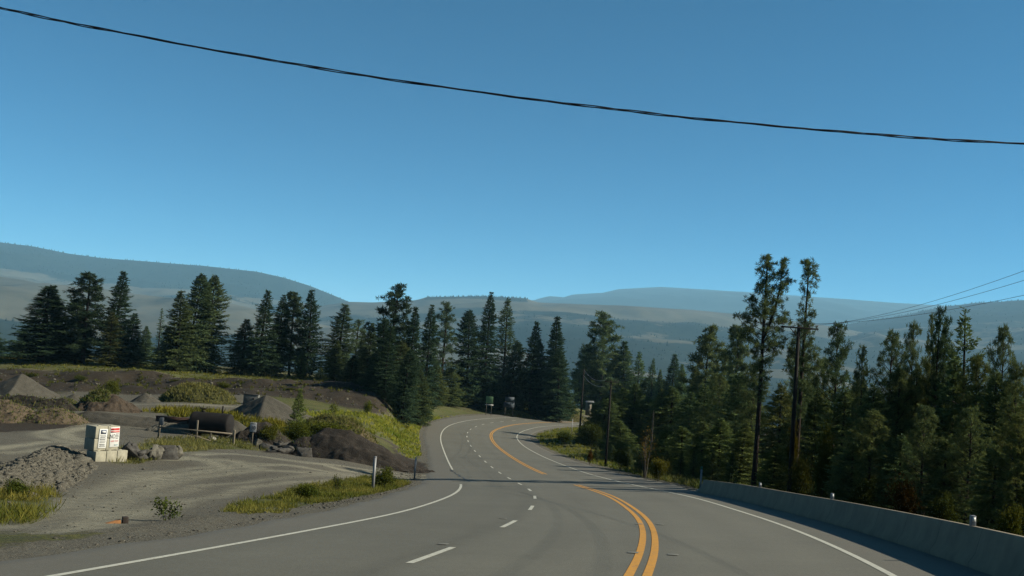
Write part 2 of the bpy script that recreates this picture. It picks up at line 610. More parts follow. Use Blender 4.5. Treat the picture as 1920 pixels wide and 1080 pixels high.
# ------------------------------------------------------------------ road and its paint
def make_road():
    s = np.arange(RS[0] + 1, RS[-1] - 1, 1.0)
    K = 41
    V = []; col = []
    for a in s:
        l, r = float(ed_left(a)), float(ed_right(a))
        l += .10 * math.sin(a * 1.7) + .08 * math.sin(a * .63); r += .06 * math.sin(a * 1.3)
        o = np.linspace(l, r, K)
        p = road_pt(np.full(K, a), o)
        p[0, 2] -= .12; p[-1, 2] -= .12
        V.append(p)
        wear = .5 + .09 * fbm(o * .9 + 40, o * 0 + a * .035, 5, 4) + .07 * fbm(o * 2.3, o * 0 + a * .02, 8, 3)
        for c0, w, am in ((-1.85 - .9, .6, .1), (-1.85 + .9, .6, .1), (1.8 - .9, .6, .12), (1.8 + .9, .6, .12), (5.6 - .95, .6, .16), (5.6 + .95, .6, .16)):
            wear = wear + am * np.exp(-((o - c0) / w) ** 2)
        wear = wear - .2 * np.exp(-((o + .25) / .28) ** 2) + .12 * np.exp(-((o - .35) / .25) ** 2) - .06 * (o < -.1) * (o > -3.7)
        sh = ((o < -3.9) | (o > 7.8)).astype(float)
        col.append(np.stack([wear, sh, np.full(K, 0), np.ones(K)], -1))
    V = np.concatenate(V); n = len(s)
    i = np.arange(n - 1)[:, None] * K + np.arange(K - 1)[None]
    q = np.stack([i, i + 1, i + K + 1, i + K], -1).reshape(-1, 4)
    me = mesh_from('road', V, [q], True, {'wear': np.concatenate(col)})
    t = NT('asphalt')
    c = t.sep(t.attr('wear'))
    n1 = t.noise(.22, 5, .6); n2 = t.noise(60, 3, .8); n3 = t.noise(2.2, 5, .65)
    w = t.math('ADD', c[0], t.math('MULTIPLY', t.math('SUBTRACT', n1, .5), .7))
    w = t.math('ADD', w, t.math('MULTIPLY', t.math('SUBTRACT', n3, .5), .35))
    a = t.ramp(w, [(.15, (.120, .114, .084)), (.5, (.156, .149, .112)), (.9, (.20, .192, .146))])
    a = t.mix(t.math('MULTIPLY', c[1], t.math('ADD', t.math('MULTIPLY', n3, .7), .2)), a, (.17, .155, .12))
    a = t.mix(.5, a, t.mix(1.0, a, t.ramp(t.math('ADD', t.math('MULTIPLY', n2, .6), t.math('MULTIPLY', t.noise(17, 3, .8), .4)), [(.32, (.3, .3, .3)), (.68, (1.7, 1.7, 1.7))]), 'MULTIPLY'))
    t.finish(a, .82, t.bump(n2, .35, .01), .35)
    return obj('road', me, t.m, kind='structure')


ROADO = make_road()


def strip(name, ranges, o, w, mat, dz=.006):
    mb = MB()
    for a, b in ranges:
        n = max(2, int((b - a) / .6) + 1)
        s = np.linspace(a, b, n)
        oc = o(s) if callable(o) else np.full(n, o)
        V = np.concatenate([road_pt(s, oc - w / 2, dz), road_pt(s, oc + w / 2, dz)])
        i = np.arange(n - 1)
        mb.add(V, np.stack([i, i + n, i + n + 1, i + 1], -1))
    return mb


def paint(name, c, worn):
    t = NT(name)
    nz = t.noise(9, 5, .7); n2 = t.noise(45, 3, .7)
    m = t.math('ADD', t.math('MULTIPLY', nz, .6), t.math('MULTIPLY', n2, .5))
    col = t.ramp(m, [(.40, (.17, .155, .115)), (.47 + worn, tuple(q * .86 for q in c)), (.7, c)])
    return t.finish(col, .7, None, .3)


WHITE = paint('white_paint', (.80, .79, .66), .03)
YELLOW = paint('yellow_paint', (.90, .43, .05), .04)
wl_, wy_, wr_ = 3.68, 3.57, 7.575
strip('', [(-50, 42.3), (66.0, 300)], -wl_, .14, None).build('edge_line', WHITE, ROADO)
strip('', [(-50, 300)], wr_, .13, None).build('edge_line', WHITE, ROADO)
for d in (-.135, .135):
    strip('', [(-50, 45.5), (62.5, 300)], wy_ + d, .145, None).build('centre_line', YELLOW, ROADO)
strip('', [(9 * k - 1.5, 9 * k + 1.5) for k in range(-5, 33)], 0.0, .13, None).build('lane_line', WHITE, ROADO)


def make_markers():
    mb = MB()
    for px, py in ((831, 1021), (944, 973), (1187, 1037), (1262, 1041), (1199, 983), (1238, 984)):
        # recessed pale markers by the lines
        r = ray(px, py); Y = np.linspace(8, 80, 900); p = r[None] * (Y / r[1])[:, None]
        S, O = road_coords(p[:, 0], p[:, 1]); z = road_pt(S, O)[:, 2]
        i = int(np.argmax(p[:, 2] < z)); s, o = float(S[i]), float(O[i])
        q = road_pt(np.array([s - .11, s - .11, s + .11, s + .11]), np.array([o - .1, o + .1, o + .1, o - .1]), .012)
        top = q.copy(); top[:, 2] += .008
        mb.add(np.concatenate([q, q.mean(0) + (top - q.mean(0)) * .8]), [[4, 5, 6, 7], [0, 1, 5, 4], [1, 2, 6, 5], [2, 3, 7, 6], [3, 0, 4, 7]])
    mb.build('pavement_marker', simple('marker_grey', (.26, .25, .20), .2, 20, .6, 0), ROADO)


make_markers()


def make_tar():
    """sealed cracks and dark repair streaks in the asphalt"""
    mb = MB()
    for s0, o0, s1, o1, w in ((66.5, -3.9, 46.5, -3.0, .16), (96, .5, 97, 7.3, .12), (123, 3.8, 121, 9.6, .12), (145, 1.0, 144, 7.0, .1), (88, 7.8, 86, 10.2, .1)):
        n = 26; t = np.linspace(0, 1, n)
        s = s0 + (s1 - s0) * t + .12 * np.sin(t * 23 + s0); o = o0 + (o1 - o0) * t + .07 * np.sin(t * 31)
        p = road_pt(s, o, .004); d = np.gradient(p, axis=0); nrm = np.stack([-d[:, 1], d[:, 0], 0 * t], -1); nrm /= np.linalg.norm(nrm, axis=1)[:, None]
        ww = w * (.4 + .6 * np.abs(np.sin(t * 9 + s0)))[:, None]
        V = np.concatenate([p - nrm * ww / 2, p + nrm * ww / 2]); i = np.arange(n - 1)
        mb.add(V, np.stack([i, i + 1, i + n + 1, i + n], -1))
    mb.build('crack_sealant', simple('tar', (.05, .05, .045), .3, 5, .6, 0), ROADO)


make_tar()

# ------------------------------------------------------------------ hills over the valley
HILLTREES = []


def hill_material():
    t = NT('hillside')
    c = t.sep(t.attr('cover'))
    n1 = t.noise(.004, 8, .7); n2 = t.noise(.02, 5, .7)
    f = t.math('ADD', c[0], t.math('MULTIPLY', t.math('SUBTRACT', n1, .5), 1.1))
    f = t.math('ADD', f, t.math('MULTIPLY', t.math('SUBTRACT', n2, .5), .9))
    forest = t.ramp(n2, [(.3, (.012, .018, .012)), (.7, (.03, .04, .023))])
    grass = t.ramp(n1, [(.3, (.085, .08, .05)), (.55, (.145, .134, .09)), (.8, (.205, .185, .128))])
    k = t.ramp(f, [(.44, (0, 0, 0)), (.56, (1, 1, 1))])
    return t.finish(t.mix(k, forest, grass), .95, None, .05)


HILLM = hill_material()


def hill(rows, cover, seed, trees=0, th=15, nsub=16, rough=18, ridge_trees=0, ridge_rng=(-300, 2200)):
    pxs = np.arange(-1400, 3300, 8.0)
    L = []
    for D, pts in rows:
        pts = sorted(pts); a = np.array(pts, float)
        y = np.interp(pxs, a[:, 0], a[:, 1])
        y = y + np.where(pxs < a[0, 0], (pxs - a[0, 0]) * .0743, 0) + np.where(pxs > a[-1, 0], (pxs - a[-1, 0]) * .0743, 0)
        L.append(np.array([P(x, yy, D) for x, yy in zip(pxs, y)]))
    T = []; V = []
    m = len(rows)
    for k in range(m - 1):
        for j in range(nsub):
            t = j / nsub
            p0 = L[max(k - 1, 0)]; p1 = L[k]; p2 = L[k + 1]; p3 = L[min(k + 2, m - 1)]
            lin_ = p1 + (p2 - p1) * t
            V.append(lin_); T.append(k + t)
    V.append(L[-1]); T.append(m - 1.0)
    V = np.array(V); T = np.array(T)
    # a back slope so the hill is a solid landform
    back = L[0].copy(); back[:, 1] *= 1.25; back[:, 0] *= 1.25; back[:, 2] = -600
    rg = 1 - 2 * np.abs(fbm(V[..., 0] / 900, V[..., 1] / 1500, seed + 70, 4))
    nn = .8 * fbm(V[..., 0] / 700, V[..., 1] / 700, seed, 5) + .9 * (rg - .6)
    amp = 2.2 * rough * np.minimum(1, T / .6)[:, None] + 3
    V[..., 2] += nn * amp
    px2 = np.broadcast_to(pxs[None], V.shape[:2]); T2 = np.broadcast_to(T[:, None], V.shape[:2])
    g = cover(T2, px2, fbm(V[..., 0] / 420, V[..., 1] / 300, seed + 50, 5))
    Va = np.concatenate([back[None], V]); ga = np.concatenate([g[:1], g])
    ny, nx = Va.shape[:2]
    i = np.arange(ny - 1)[:, None] * nx + np.arange(nx - 1)[None]
    q = np.stack([i, i + nx, i + nx + 1, i + 1], -1).reshape(-1, 4)
    at = np.stack([ga, ga * 0, ga * 0, ga * 0 + 1], -1).reshape(-1, 4)
    obj('hill', mesh_from('hill', Va.reshape(-1, 3), [q], True, {'cover': at}), HILLM, kind='structure')
    rr = np.random.default_rng(seed)
    ok = (g < .5) & (px2 > -120) & (px2 < 2040)
    idx = np.argwhere(ok)
    if trees and len(idx):
        pick = idx[rr.integers(0, len(idx), trees)]
        for a, b in pick:
            b2 = min(b + 1, nx - 1); a2 = min(a + 1, len(V) - 1)
            u, v = rr.random(2)
            p = V[a, b] * (1 - u) * (1 - v) + V[a, b2] * u * (1 - v) + V[a2, b] * (1 - u) * v + V[a2, b2] * u * v
            HILLTREES.append((*p, th * rr.uniform(.6, 1.3)))
    if ridge_trees:
        for _ in range(ridge_trees):
            x = rr.uniform(*ridge_rng); b = int(np.clip((x - pxs[0]) / 8, 0, nx - 2)); u = (x - pxs[b]) / 8
            if g[0, b] > .5:
                continue
            p = V[0, b] * (1 - u) + V[0, b + 1] * u
            HILLTREES.append((*p, th * rr.uniform(.25, 1.35)))


# left mountain, wooded, with a grassy foot
hill([(9500, [(-100, 462), (0, 455), (60, 462), (130, 476), (190, 484), (250, 488), (380, 498), (480, 509), (530, 520), (580, 535), (620, 551), (655, 566), (700, 590), (760, 620)]),
      (8000, [(0, 505), (150, 526), (250, 540), (420, 552), (600, 578), (700, 610)]), (6200, [(0, 540), (250, 560), (400, 566), (600, 610), (760, 660)])],
     lambda t, x, n: np.where(t > 1.05, .62, .05) + .45 * n * (t > .8), 11, 2600, 13, ridge_trees=600, rough=30)
# dry grass slope in front of it
hill([(5000, [(-200, 500), (0, 518), (40, 524), (70, 531), (110, 539), (200, 546), (300, 557), (420, 566), (520, 590), (640, 616), (760, 640)]),
      (4300, [(0, 552), (200, 580), (420, 596), (600, 630)]), (3300, [(0, 592), (70, 600), (200, 655), (420, 650), (600, 690)]), (2500, [(0, 640), (200, 690), (600, 720)])],
     lambda t, x, n: np.where(t > 1.75, .15, .85) + .4 * n, 23, 900, 12, ridge_trees=30, rough=38)
# grass plateau over the valley with dark woods below its edge
hill([(7200, [(560, 590), (600, 574), (650, 566), (700, 567), (780, 563), (800, 557), (900, 555), (985, 559), (1010, 567), (1100, 571), (1200, 575), (1300, 581), (1420, 592), (1560, 612), (1700, 640)]),
      (6000, [(600, 592), (750, 600), (900, 587), (960, 586), (1100, 589), (1200, 588), (1300, 602), (1350, 612), (1440, 614), (1600, 640)]),
      (4600, [(600, 640), (800, 650), (1000, 628), (1200, 635), (1400, 660), (1600, 690)]), (3200, [(600, 700), (1000, 700), (1400, 715), (1700, 740)])],
     lambda t, x, n: np.where(t < 1.0, .86, np.where((x < 950) & (t < 1.6), .42, .22)) + .55 * n - .9 * ((t < .18) & (x > 792) & (x < 992)) + .75 * np.exp(-((x - 1235) / 60) ** 2 - ((t - 2.0) / .22) ** 2) + .4 * np.exp(-((x - 1240) / 25) ** 2 - ((t - 1.55) / .15) ** 2),
     37, 3000, 11, ridge_trees=900, ridge_rng=(600, 1500), rough=22)
# farthest pale mountains
hill([(17000, [(640, 585), (800, 578), (985, 569), (1010, 560), (1030, 555), (1055, 558), (1075, 552), (1130, 549), (1160, 542), (1240, 538), (1330, 543), (1420, 549), (1500, 555), (1580, 560), (1680, 568), (1790, 574), (1900, 585)]),
      (14500, [(640, 600), (1000, 566), (1180, 556), (1420, 560), (1700, 590), (1900, 600)]), (11500, [(640, 620), (1000, 600), (1400, 610), (1900, 650)])],
     lambda t, x, n: .1 + 0 * t, 51, 0, rough=30)
# dark wooded ridge on the right
hill([(8500, [(1380, 640), (1480, 622), (1560, 614), (1600, 606), (1660, 597), (1700, 590), (1740, 581), (1770, 575), (1830, 568), (1880, 566), (1920, 563), (2050, 552), (2300, 560)]),
      (7000, [(1400, 650), (1600, 622), (1760, 606), (1920, 600), (2100, 600)]), (5600, [(1400, 668), (1600, 650), (1760, 640), (1920, 634), (2100, 640)]), (4000, [(1400, 720), (1920, 730)])],
     lambda t, x, n: np.where((t > 1.1) & (t < 2.2), .5, .04) + .5 * n * (t > .7), 67, 1800, 12, ridge_trees=400, ridge_rng=(1400, 2100), rough=30)


def make_hill_trees():
    T = np.array(HILLTREES); n = len(T)
    k = 5
    ang = np.arange(k) * 2 * math.pi / k
    V = np.empty((n, k + 1, 3))
    rr = np.random.default_rng(1)
    rad = T[:, 3] * rr.uniform(.2, .34, n)
    for j in range(k):
        V[:, j, 0] = T[:, 0] + rad * math.cos(ang[j]); V[:, j, 1] = T[:, 1] + rad * math.sin(ang[j]); V[:, j, 2] = T[:, 2] - 1 + .1 * T[:, 3]
    V[:, k] = T[:, :3]; V[:, k, 2] += T[:, 3]
    b = np.arange(n)[:, None] * (k + 1)
    f = np.concatenate([np.stack([b[:, 0] + j, b[:, 0] + (j + 1) % k, b[:, 0] + k], -1) for j in range(k)])
    o = obj('distant_forest', mesh_from('distant_forest', V.reshape(-1, 3), [f]), simple('far_conifer', (.022, .032, .02), .4, .01, .95, 0, .05), kind='stuff')
    tag(o, 'dark far-off conifer woods scattered over the hillsides and ridges', 'forest')


make_hill_trees()


# ------------------------------------------------------------------ trees
BARK_FIR = simple('fir_bark', (.045, .036, .028), .5, 3, .95, .4, .1)
BARK_PINE = simple('pine_bark', (.05, .036, .028), .5, 2.5, .95, .5, .1)
BARK_DEAD = simple('dead_bark', (.10, .09, .075), .4, 3, .95, .3, .1)
NEEDLE_FIR = leaf_mat('fir_needles', (.024, .042, .026), (.092, .120, .055), .24)
NEEDLE_PINE = leaf_mat('pine_needles', (.030, .048, .028), (.105, .122, .054), .28)
LEAF = leaf_mat('broad_leaves', (.03, .042, .01), (.09, .09, .024), .3)
BLADE = leaf_mat('grass_blades', (.034, .055, .010), (.15, .135, .045), .42)


def diamonds(p, d, l, w, rr, tint, flat=0.0):
    """leaf blades: base points p, unit directions d, lengths l, widths w -> V (n*4,3), quads, tint"""
    n = len(p)
    r = rr.normal(size=(n, 3)); r[:, 2] *= (1 - flat); r[:, :2] *= 1.0
    if flat:
        r = r * (1 - flat) + np.array([0, 0, 1.0]) * flat * 1.5
    s = np.cross(d, r); s /= np.linalg.norm(s, axis=1)[:, None] + 1e-9
    l = np.asarray(l)[:, None]; w = np.asarray(w)[:, None]
    V = np.stack([p, p + d * l * .45 + s * w * .5, p + d * l, p + d * l * .45 - s * w * .5], 1).reshape(-1, 3)
    return V, np.arange(n * 4).reshape(n, 4), np.repeat(tint, 4)


def unit(v):
    return v / (np.linalg.norm(v, axis=-1, keepdims=True) + 1e-9)


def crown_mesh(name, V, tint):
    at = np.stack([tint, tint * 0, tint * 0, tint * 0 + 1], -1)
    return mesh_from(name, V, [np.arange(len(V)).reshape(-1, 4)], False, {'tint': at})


def trunk_line(H, rr, bend=.02):
    t = np.linspace(0, 1, 12)
    a, b = rr.normal(0, bend, 2), rr.normal(0, bend, 2)
    return np.stack([H * (a[0] * t ** 2 + .4 * a[1] * np.sin(t * 5)), H * (b[0] * t ** 2 + .4 * b[1] * np.sin(t * 4)), H * t], 1)


def fir(seed, H, Rr, nb, leaf, base=.04, power=.7, droop=.22, ragged=.3, dens=1.0, bare=0.0, wid=.3, point=.45):
    rr = np.random.default_rng(seed)
    ln = trunk_line(H, rr, .012)
    tt = np.linspace(0, 1, 12)
    tr = MB(); tr.tube(ln, H * .0135 * (1 - tt) ** .8 + .02, 8)
    i = np.arange(nb)
    u = ((i + rr.uniform(0, 1, nb)) / nb) ** .9
    a = i * 2.39996 + rr.normal(0, .35, nb)
    lob = 1 + ragged * 1.9 * (vnoise(np.cos(a) * 1.3 + 5 + seed, np.sin(a) * 1.3 + u * 8.5, seed) - .45) + ragged * .9 * (vnoise(u * 13, u * 0 + seed, seed + 3) - .5)
    prof = (1 - u) ** power * np.minimum(1, (1 - u) / .22) ** point * (1 - .3 * np.exp(-(u / .1) ** 2)) + .014
    L = np.maximum(.12, Rr * prof * np.clip(lob, .25, 1.5) * rr.uniform(.72, 1.08, nb))
    keep = rr.random(nb) > ragged * .35 * (u > .15)
    u, a, L = u[keep], a[keep], L[keep]; nb = len(u)
    h = base + (1 - base) * u
    c = np.stack([np.interp(h, tt, ln[:, k]) for k in range(3)], 1)
    el = -.14 + .8 * u ** 1.7 + rr.normal(0, .13, nb)
    hor = np.stack([np.cos(a), np.sin(a), 0 * a], 1)
    cnt = np.maximum(8, (L / leaf * 15 * dens).astype(int))
    b = np.repeat(np.arange(nb), cnt); n = len(b)
    t = (bare + (1 - bare) * rr.uniform(.06, 1, n)) ** .8
    Lb, eb, hb = L[b], el[b], hor[b]
    ax = c[b] + hb * (Lb * t * np.cos(eb))[:, None]
    ax[:, 2] += Lb * (np.sin(eb) * t - droop * t ** 2 + .2 * t ** 3)
    side = rr.integers(-1, 2, n)
    sd = np.stack([-hb[:, 1], hb[:, 0], 0 * t], 1)
    off = rr.uniform(0, 1, n) * .42 * np.minimum(Lb, 1.6) * (1.05 - .75 * t) * np.abs(side)
    p = ax + sd * (side * off)[:, None] + rr.normal(0, leaf * .13, (n, 3))
    p[:, 2] -= .18 * off + rr.uniform(0, .5, n) ** 2 * leaf
    dx = hb * np.cos(eb)[:, None]; dx[:, 2] = np.sin(eb) - droop + .1
    d = dx * rr.uniform(.35, .95, n)[:, None] + sd * (side * rr.uniform(.4, 1.0, n))[:, None] + rr.normal(0, .24, (n, 3))
    d[:, 2] -= .12
    d = unit(d)
    l = leaf * (1.1 - .4 * t) * rr.uniform(.55, 1.25, n)
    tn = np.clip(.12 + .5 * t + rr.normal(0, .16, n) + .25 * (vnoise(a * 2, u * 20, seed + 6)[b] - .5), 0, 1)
    # leader
    m = 60; q = rr.uniform(.93, 1.0, m); pz = np.stack([np.interp(q, tt, ln[:, k]) for k in range(3)], 1)
    aa = rr.uniform(0, 7, m); ee = rr.uniform(.2, 1.2, m)
    dl = np.stack([np.cos(aa) * np.cos(ee), np.sin(aa) * np.cos(ee), np.sin(ee)], 1)
    p = np.concatenate([p, pz]); d = np.concatenate([d, dl]); l = np.concatenate([l, leaf * .7 * rr.uniform(.4, 1, m) * (1.5 - (q - .93) / .07)]); tn = np.concatenate([tn, rr.uniform(.2, .8, m)])
    for k in np.argsort(-L)[:40:2]:                      # the stoutest limbs
        e = c[k] + hor[k] * L[k] * math.cos(el[k]) * .85; e[2] += L[k] * (math.sin(el[k]) * .85 - droop * .6)
        tr.tube(np.stack([c[k], (c[k] + e) / 2 + [0, 0, .05 * L[k]], e]), [.016 * L[k] + .01, .012 * L[k], .004], 4, False)
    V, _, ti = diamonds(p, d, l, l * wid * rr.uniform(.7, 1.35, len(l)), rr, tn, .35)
    return tr.mesh('trunk', True), crown_mesh('crown', V, ti)


def pine(seed, H, Rr, start, nbr, tuft=.3, blades=20, shape='round', clumps=5, up=.35, stubs=0, fork=False, bw=.1, tpc=4):
    rr = np.random.default_rng(seed)
    ln = trunk_line(H, rr, .010)
    tt = np.linspace(0, 1, 12)
    tr = MB(); tr.tube(ln, H * .0105 * (1 - tt) ** .7 + .02, 9)
    C, O = [], []
    stems = [(ln, start, 1.0)]
    if fork:
        b0 = .66
        c = np.array([np.interp(b0, tt, ln[:, k]) for k in range(3)])
        f = np.array([c + np.array([1, .15, 0]) * Rr * .62 * (1 - (1 - q) ** 2.2) + [0, 0, H * (.985 - b0) * q] for q in tt])
        tr.tube(f, H * .006 * (1 - tt) + .015, 7)
        stems.append((f, .25, .55))
    for ln_, st, sc in stems:
        N = int(nbr * (1 if sc == 1 else .45))
        for i in range(N):
            u = (i + rr.uniform(0, 1)) / N
            h = st + (1 - st) * u
            c = np.array([np.interp(h, tt, ln_[:, k]) for k in range(3)])
            if shape == 'round':
                prof = .35 + .65 * math.sin(min(1, (u + .12) / 1.12) ** .8 * math.pi * .93) if u < .97 else .25
            elif shape == 'cone':
                prof = (1 - u) ** .5 + .06
            else:
                prof = .62 + .38 * math.sin(u * 8 + seed) if u < .85 else .62 * (1 - u) / .15 + .12
            a = i * 2.4 + rr.normal(0, .5)
            if fork and sc == 1 and u > .55 and math.cos(a) > .2:
                prof *= .45
            L = max(.15, Rr * sc * prof * rr.uniform(.5, 1.12))
            el = -.2 + .85 * u + rr.normal(0, .16)
            t = np.linspace(0, 1, 6)
            hor = np.array([math.cos(a), math.sin(a), 0])
            br = c + hor * (L * t * math.cos(el))[:, None]
            br[:, 2] += L * (math.sin(el) * t + up * t ** 2.2)
            tr.tube(br, (.015 + .010 * L) * (1 - .8 * t), 5, False)
            k = max(1, int(clumps * (L / Rr) * rr.uniform(.7, 1.3) + .5))
            for q in range(k):
                v = rr.uniform(.3, 1.0) if q else 1.0
                p = np.array([np.interp(v, t, br[:, z]) for z in range(3)])
                o = rr.normal(0, 1, 3); o[2] = abs(o[2]) * .5; o = o / np.linalg.norm(o)
                sl = rr.uniform(.12, .32) * L * (q > 0)
                e = p + (o * .8 + hor * .45) * sl
                if q and sl > .15:
                    tr.tube(np.stack([p, e]), [.010, .005], 3, False)
                m = int(rr.integers(max(1, tpc - 2), tpc + 2))
                w = rr.normal(0, tuft * .42, (m, 3)); w[:, 2] *= .6
                for x in w:
                    C.append(e + x); O.append(unit(o * .3 + hor * .35 + x / tuft * .6 + np.array([0, 0, .6])))
        for q in range(7):
            C.append(ln_[-1] - [0, 0, q * tuft * .4]); O.append(np.array([rr.normal(0, .3), rr.normal(0, .3), 1.0]))
    for q in range(stubs):
        h = rr.uniform(.06, max(start, .1)); c = np.array([np.interp(h, tt, ln[:, k]) for k in range(3)])
        a = rr.uniform(0, 7); L = rr.uniform(.3, 1.1) * Rr * .6
        e = c + np.array([math.cos(a) * L, math.sin(a) * L, rr.uniform(-.25, .1) * L])
        tr.tube(np.stack([c, (c + e) / 2 + [0, 0, .06 * L], e]), [.02, .013, .005], 4, False)
    C = np.array(C); O = unit(np.array(O)); n = len(C)
    p = np.repeat(C, blades, 0); o = np.repeat(O, blades, 0)
    m = len(p)
    d = unit(o * .45 + rr.normal(0, .62, (m, 3)))
    l = tuft * rr.uniform(.5, 1.1, m) * np.repeat(rr.uniform(.75, 1.2, n), blades)
    p = p - o * (rr.uniform(0, .4, m) * tuft)[:, None]
    tn = np.clip(np.repeat(rr.uniform(.1, .8, n), blades) + rr.normal(0, .15, m), 0, 1)
    V, _, ti = diamonds(p, d, l, l * bw * rr.uniform(.7, 1.3, m), rr, tn)
    return tr.mesh('trunk', True), crown_mesh('crown', V, ti)


def bush(seed, H, Rr, n, leaf, stems=7, open_=.0):
    rr = np.random.default_rng(seed)
    tr = MB(); ends = []
    for i in range(stems):
        a = rr.uniform(0, 6.283); L = rr.uniform(.6, 1.0)
        e = np.array([math.cos(a) * Rr * L * rr.uniform(.2, .8), math.sin(a) * Rr * L * rr.uniform(.2, .8), H * rr.uniform(.55, .95)])
        mid = e * .5 + np.array([0, 0, H * .12])
        tr.tube(np.stack([[e[0] * .08, e[1] * .08, -.05], mid, e]), [.035 * H * .4, .02 * H * .4, .006], 5, False)
        ends += [mid + (e - mid) * q for q in (.2, .6, 1.0)]
        for k in range(3):
            e2 = mid + (e - mid) * rr.uniform(.2, .8) + rr.normal(0, .28, 3) * np.array([Rr, Rr, H * .5])
            tr.tube(np.stack([mid + (e - mid) * .3, e2]), [.012 * H * .4, .004], 4, False)
            ends.append(e2)
    ends = np.array(ends)
    c = ends[rr.integers(0, len(ends), n)]
    sp = (.17 - .08 * open_)
    p = c + rr.normal(0, sp, (n, 3)) * np.array([Rr * 1.4, Rr * 1.4, H * .85])
    p[:, 2] = np.abs(p[:, 2]) + .03
    d = unit(rr.normal(0, 1, (n, 3)) + [0, 0, .35])
    l = leaf * rr.uniform(.6, 1.3, n)
    tn = np.clip(.15 + .7 * p[:, 2] / H + rr.normal(0, .2, n), 0, 1)
    V, _, ti = diamonds(p, d, l, l * .55, rr, tn)
    return tr.mesh('trunk', True), crown_mesh('crown', V, ti)


PROTO = {}


def proto(key, H, hw, mt, mats):
    t, c = mt
    t.materials.append(mats[0]); c.materials.append(mats[1])
    PROTO[key] = (H, hw, t, c)


FM, PM, BM = (BARK_FIR, NEEDLE_FIR), (BARK_PINE, NEEDLE_PINE), (BARK_DEAD, LEAF)
# far firs (about 15 m) and nearer, finer ones
proto('fa', 15, 3.0, fir(1, 15, 3.0, 330, .44, droop=.25, ragged=.28), FM)
proto('fb', 16, 2.6, fir(2, 16, 2.6, 340, .42, power=.62, droop=.14, ragged=.42), FM)
proto('fc', 15, 3.2, fir(3, 15, 3.2, 330, .44, power=.46, droop=.2, ragged=.38, base=.05), FM)
proto('fd', 17, 2.4, fir(4, 17, 2.4, 380, .40, power=.55, droop=.32, ragged=.34, base=.02), FM)
proto('fe', 15, 2.6, fir(5, 15, 2.6, 240, .44, power=.66, droop=.06, ragged=.55, dens=.8, base=.07), FM)
proto('na', 11, 2.4, fir(6, 11, 2.4, 330, .27, power=.66, droop=.24, ragged=.36), FM)
proto('nb', 11, 2.6, fir(7, 11, 2.6, 330, .27, power=.5, droop=.32, ragged=.42), FM)
proto('nc', 10, 2.2, fir(8, 10, 2.2, 170, .26, power=.66, droop=.06, ragged=.5, dens=.9, bare=.15), FM)
proto('young', 4, 1.1, fir(9, 4, 1.1, 150, .17, power=.72, droop=.02, ragged=.22, base=.03), FM)
proto('thin', 10, .9, fir(10, 10, .9, 130, .26, power=.5, droop=.15, ragged=.6, dens=.8, base=.15), FM)
# pines: open tufted crowns
proto('pa', 15, 2.6, pine(21, 15, 2.6, .25, 74, .46, 18, 'cone', 7, .3, 4, bw=.17), PM)
proto('pb', 14, 2.3, pine(22, 14, 2.3, .18, 84, .42, 18, 'cone', 7, .2, 3, bw=.17), PM)
proto('pt', 16, 1.7, pine(23, 16, 1.7, .40, 96, .30, 24, 'col', 9, .45, 9, True, bw=.12, tpc=2), PM)
proto('pu', 16, 1.5, pine(24, 16, 1.5, .36, 90, .30, 24, 'col', 9, .55, 7, False, bw=.12, tpc=2), PM)
proto('pc', 11, 2.3, pine(25, 11, 2.3, .14, 110, .28, 20, 'cone', 10, .25, 2, bw=.12, tpc=3), PM)
proto('pd', 11, 2.4, pine(26, 11, 2.4, .08, 120, .28, 20, 'cone', 11, .3, 2, bw=.12, tpc=3), PM)
proto('pe', 10, 1.2, pine(27, 10, 1.2, .25, 52, .30, 18, 'cone', 6, .35, 3, bw=.14), PM)
proto('snag', 9, 1.4, pine(28, 9, 1.4, .25, 36, .16, 3, 'cone', 2, .1, 4, bw=.1, tpc=1), (BARK_DEAD, NEEDLE_PINE))
proto('bush', 2.0, 1.2, bush(31, 2.0, 1.2, 5200, .13), BM)
proto('bushb', 2.0, 1.0, bush(32, 2.0, 1.0, 3600, .12, 6, .5), BM)
proto('sprig', .8, .45, bush(33, .8, .45, 420, .075, 7, .9), BM)
proto('tallbush', 4.5, 1.7, bush(34, 4.5, 1.7, 7000, .19, 9), BM)
proto('bare', 4.0, 1.3, bush(35, 4.0, 1.3, 360, .10, 12, .9), BM)

KIND = {'f': ('fir_tree', 'fir tree'), 'n': ('fir_tree', 'fir tree'), 'y': ('young_fir', 'fir tree'), 't': ('fir_tree', 'fir tree'), 'p': ('pine_tree', 'pine tree'), 's': ('dead_tree', 'dead tree'), 'b': ('bush', 'bush')}
trng = random.Random(4)


def plant(key, base, H, hw, label, col=(1, 1, 1), group=None, rot=None, name=None, cat=None, lean=(0, 0)):
    h0, w0, tm, cm = PROTO[key]
    nm, ct = KIND[key[0]] if key not in ('sprig', 'tallbush') else ('bush', 'bush')
    o = thing(name or nm, label, cat or ct, base, rot if rot is not None else trng.uniform(0, 6.28), group)
    o.scale = (hw / w0, hw / w0, H / h0)
    o.rotation_euler[0] = lean[0]; o.rotation_euler[1] = lean[1]
    obj('trunk' if ct != 'bush' else 'stem', tm, None, o)
    c = obj('crown' if ct != 'bush' else 'foliage', cm, None, o)
    k = (1.15, 1.14, .98) if group in ('conifers on the right of the road', 'lower conifers filling the right-hand woods') else (.86, .86, .86)  # foliage tint paints sunlight into the right-hand woods, shade into the other plants
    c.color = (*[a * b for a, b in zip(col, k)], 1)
    return o


WFAC = {'f': 1.42, 'n': 1.75, 'p': 1.45}


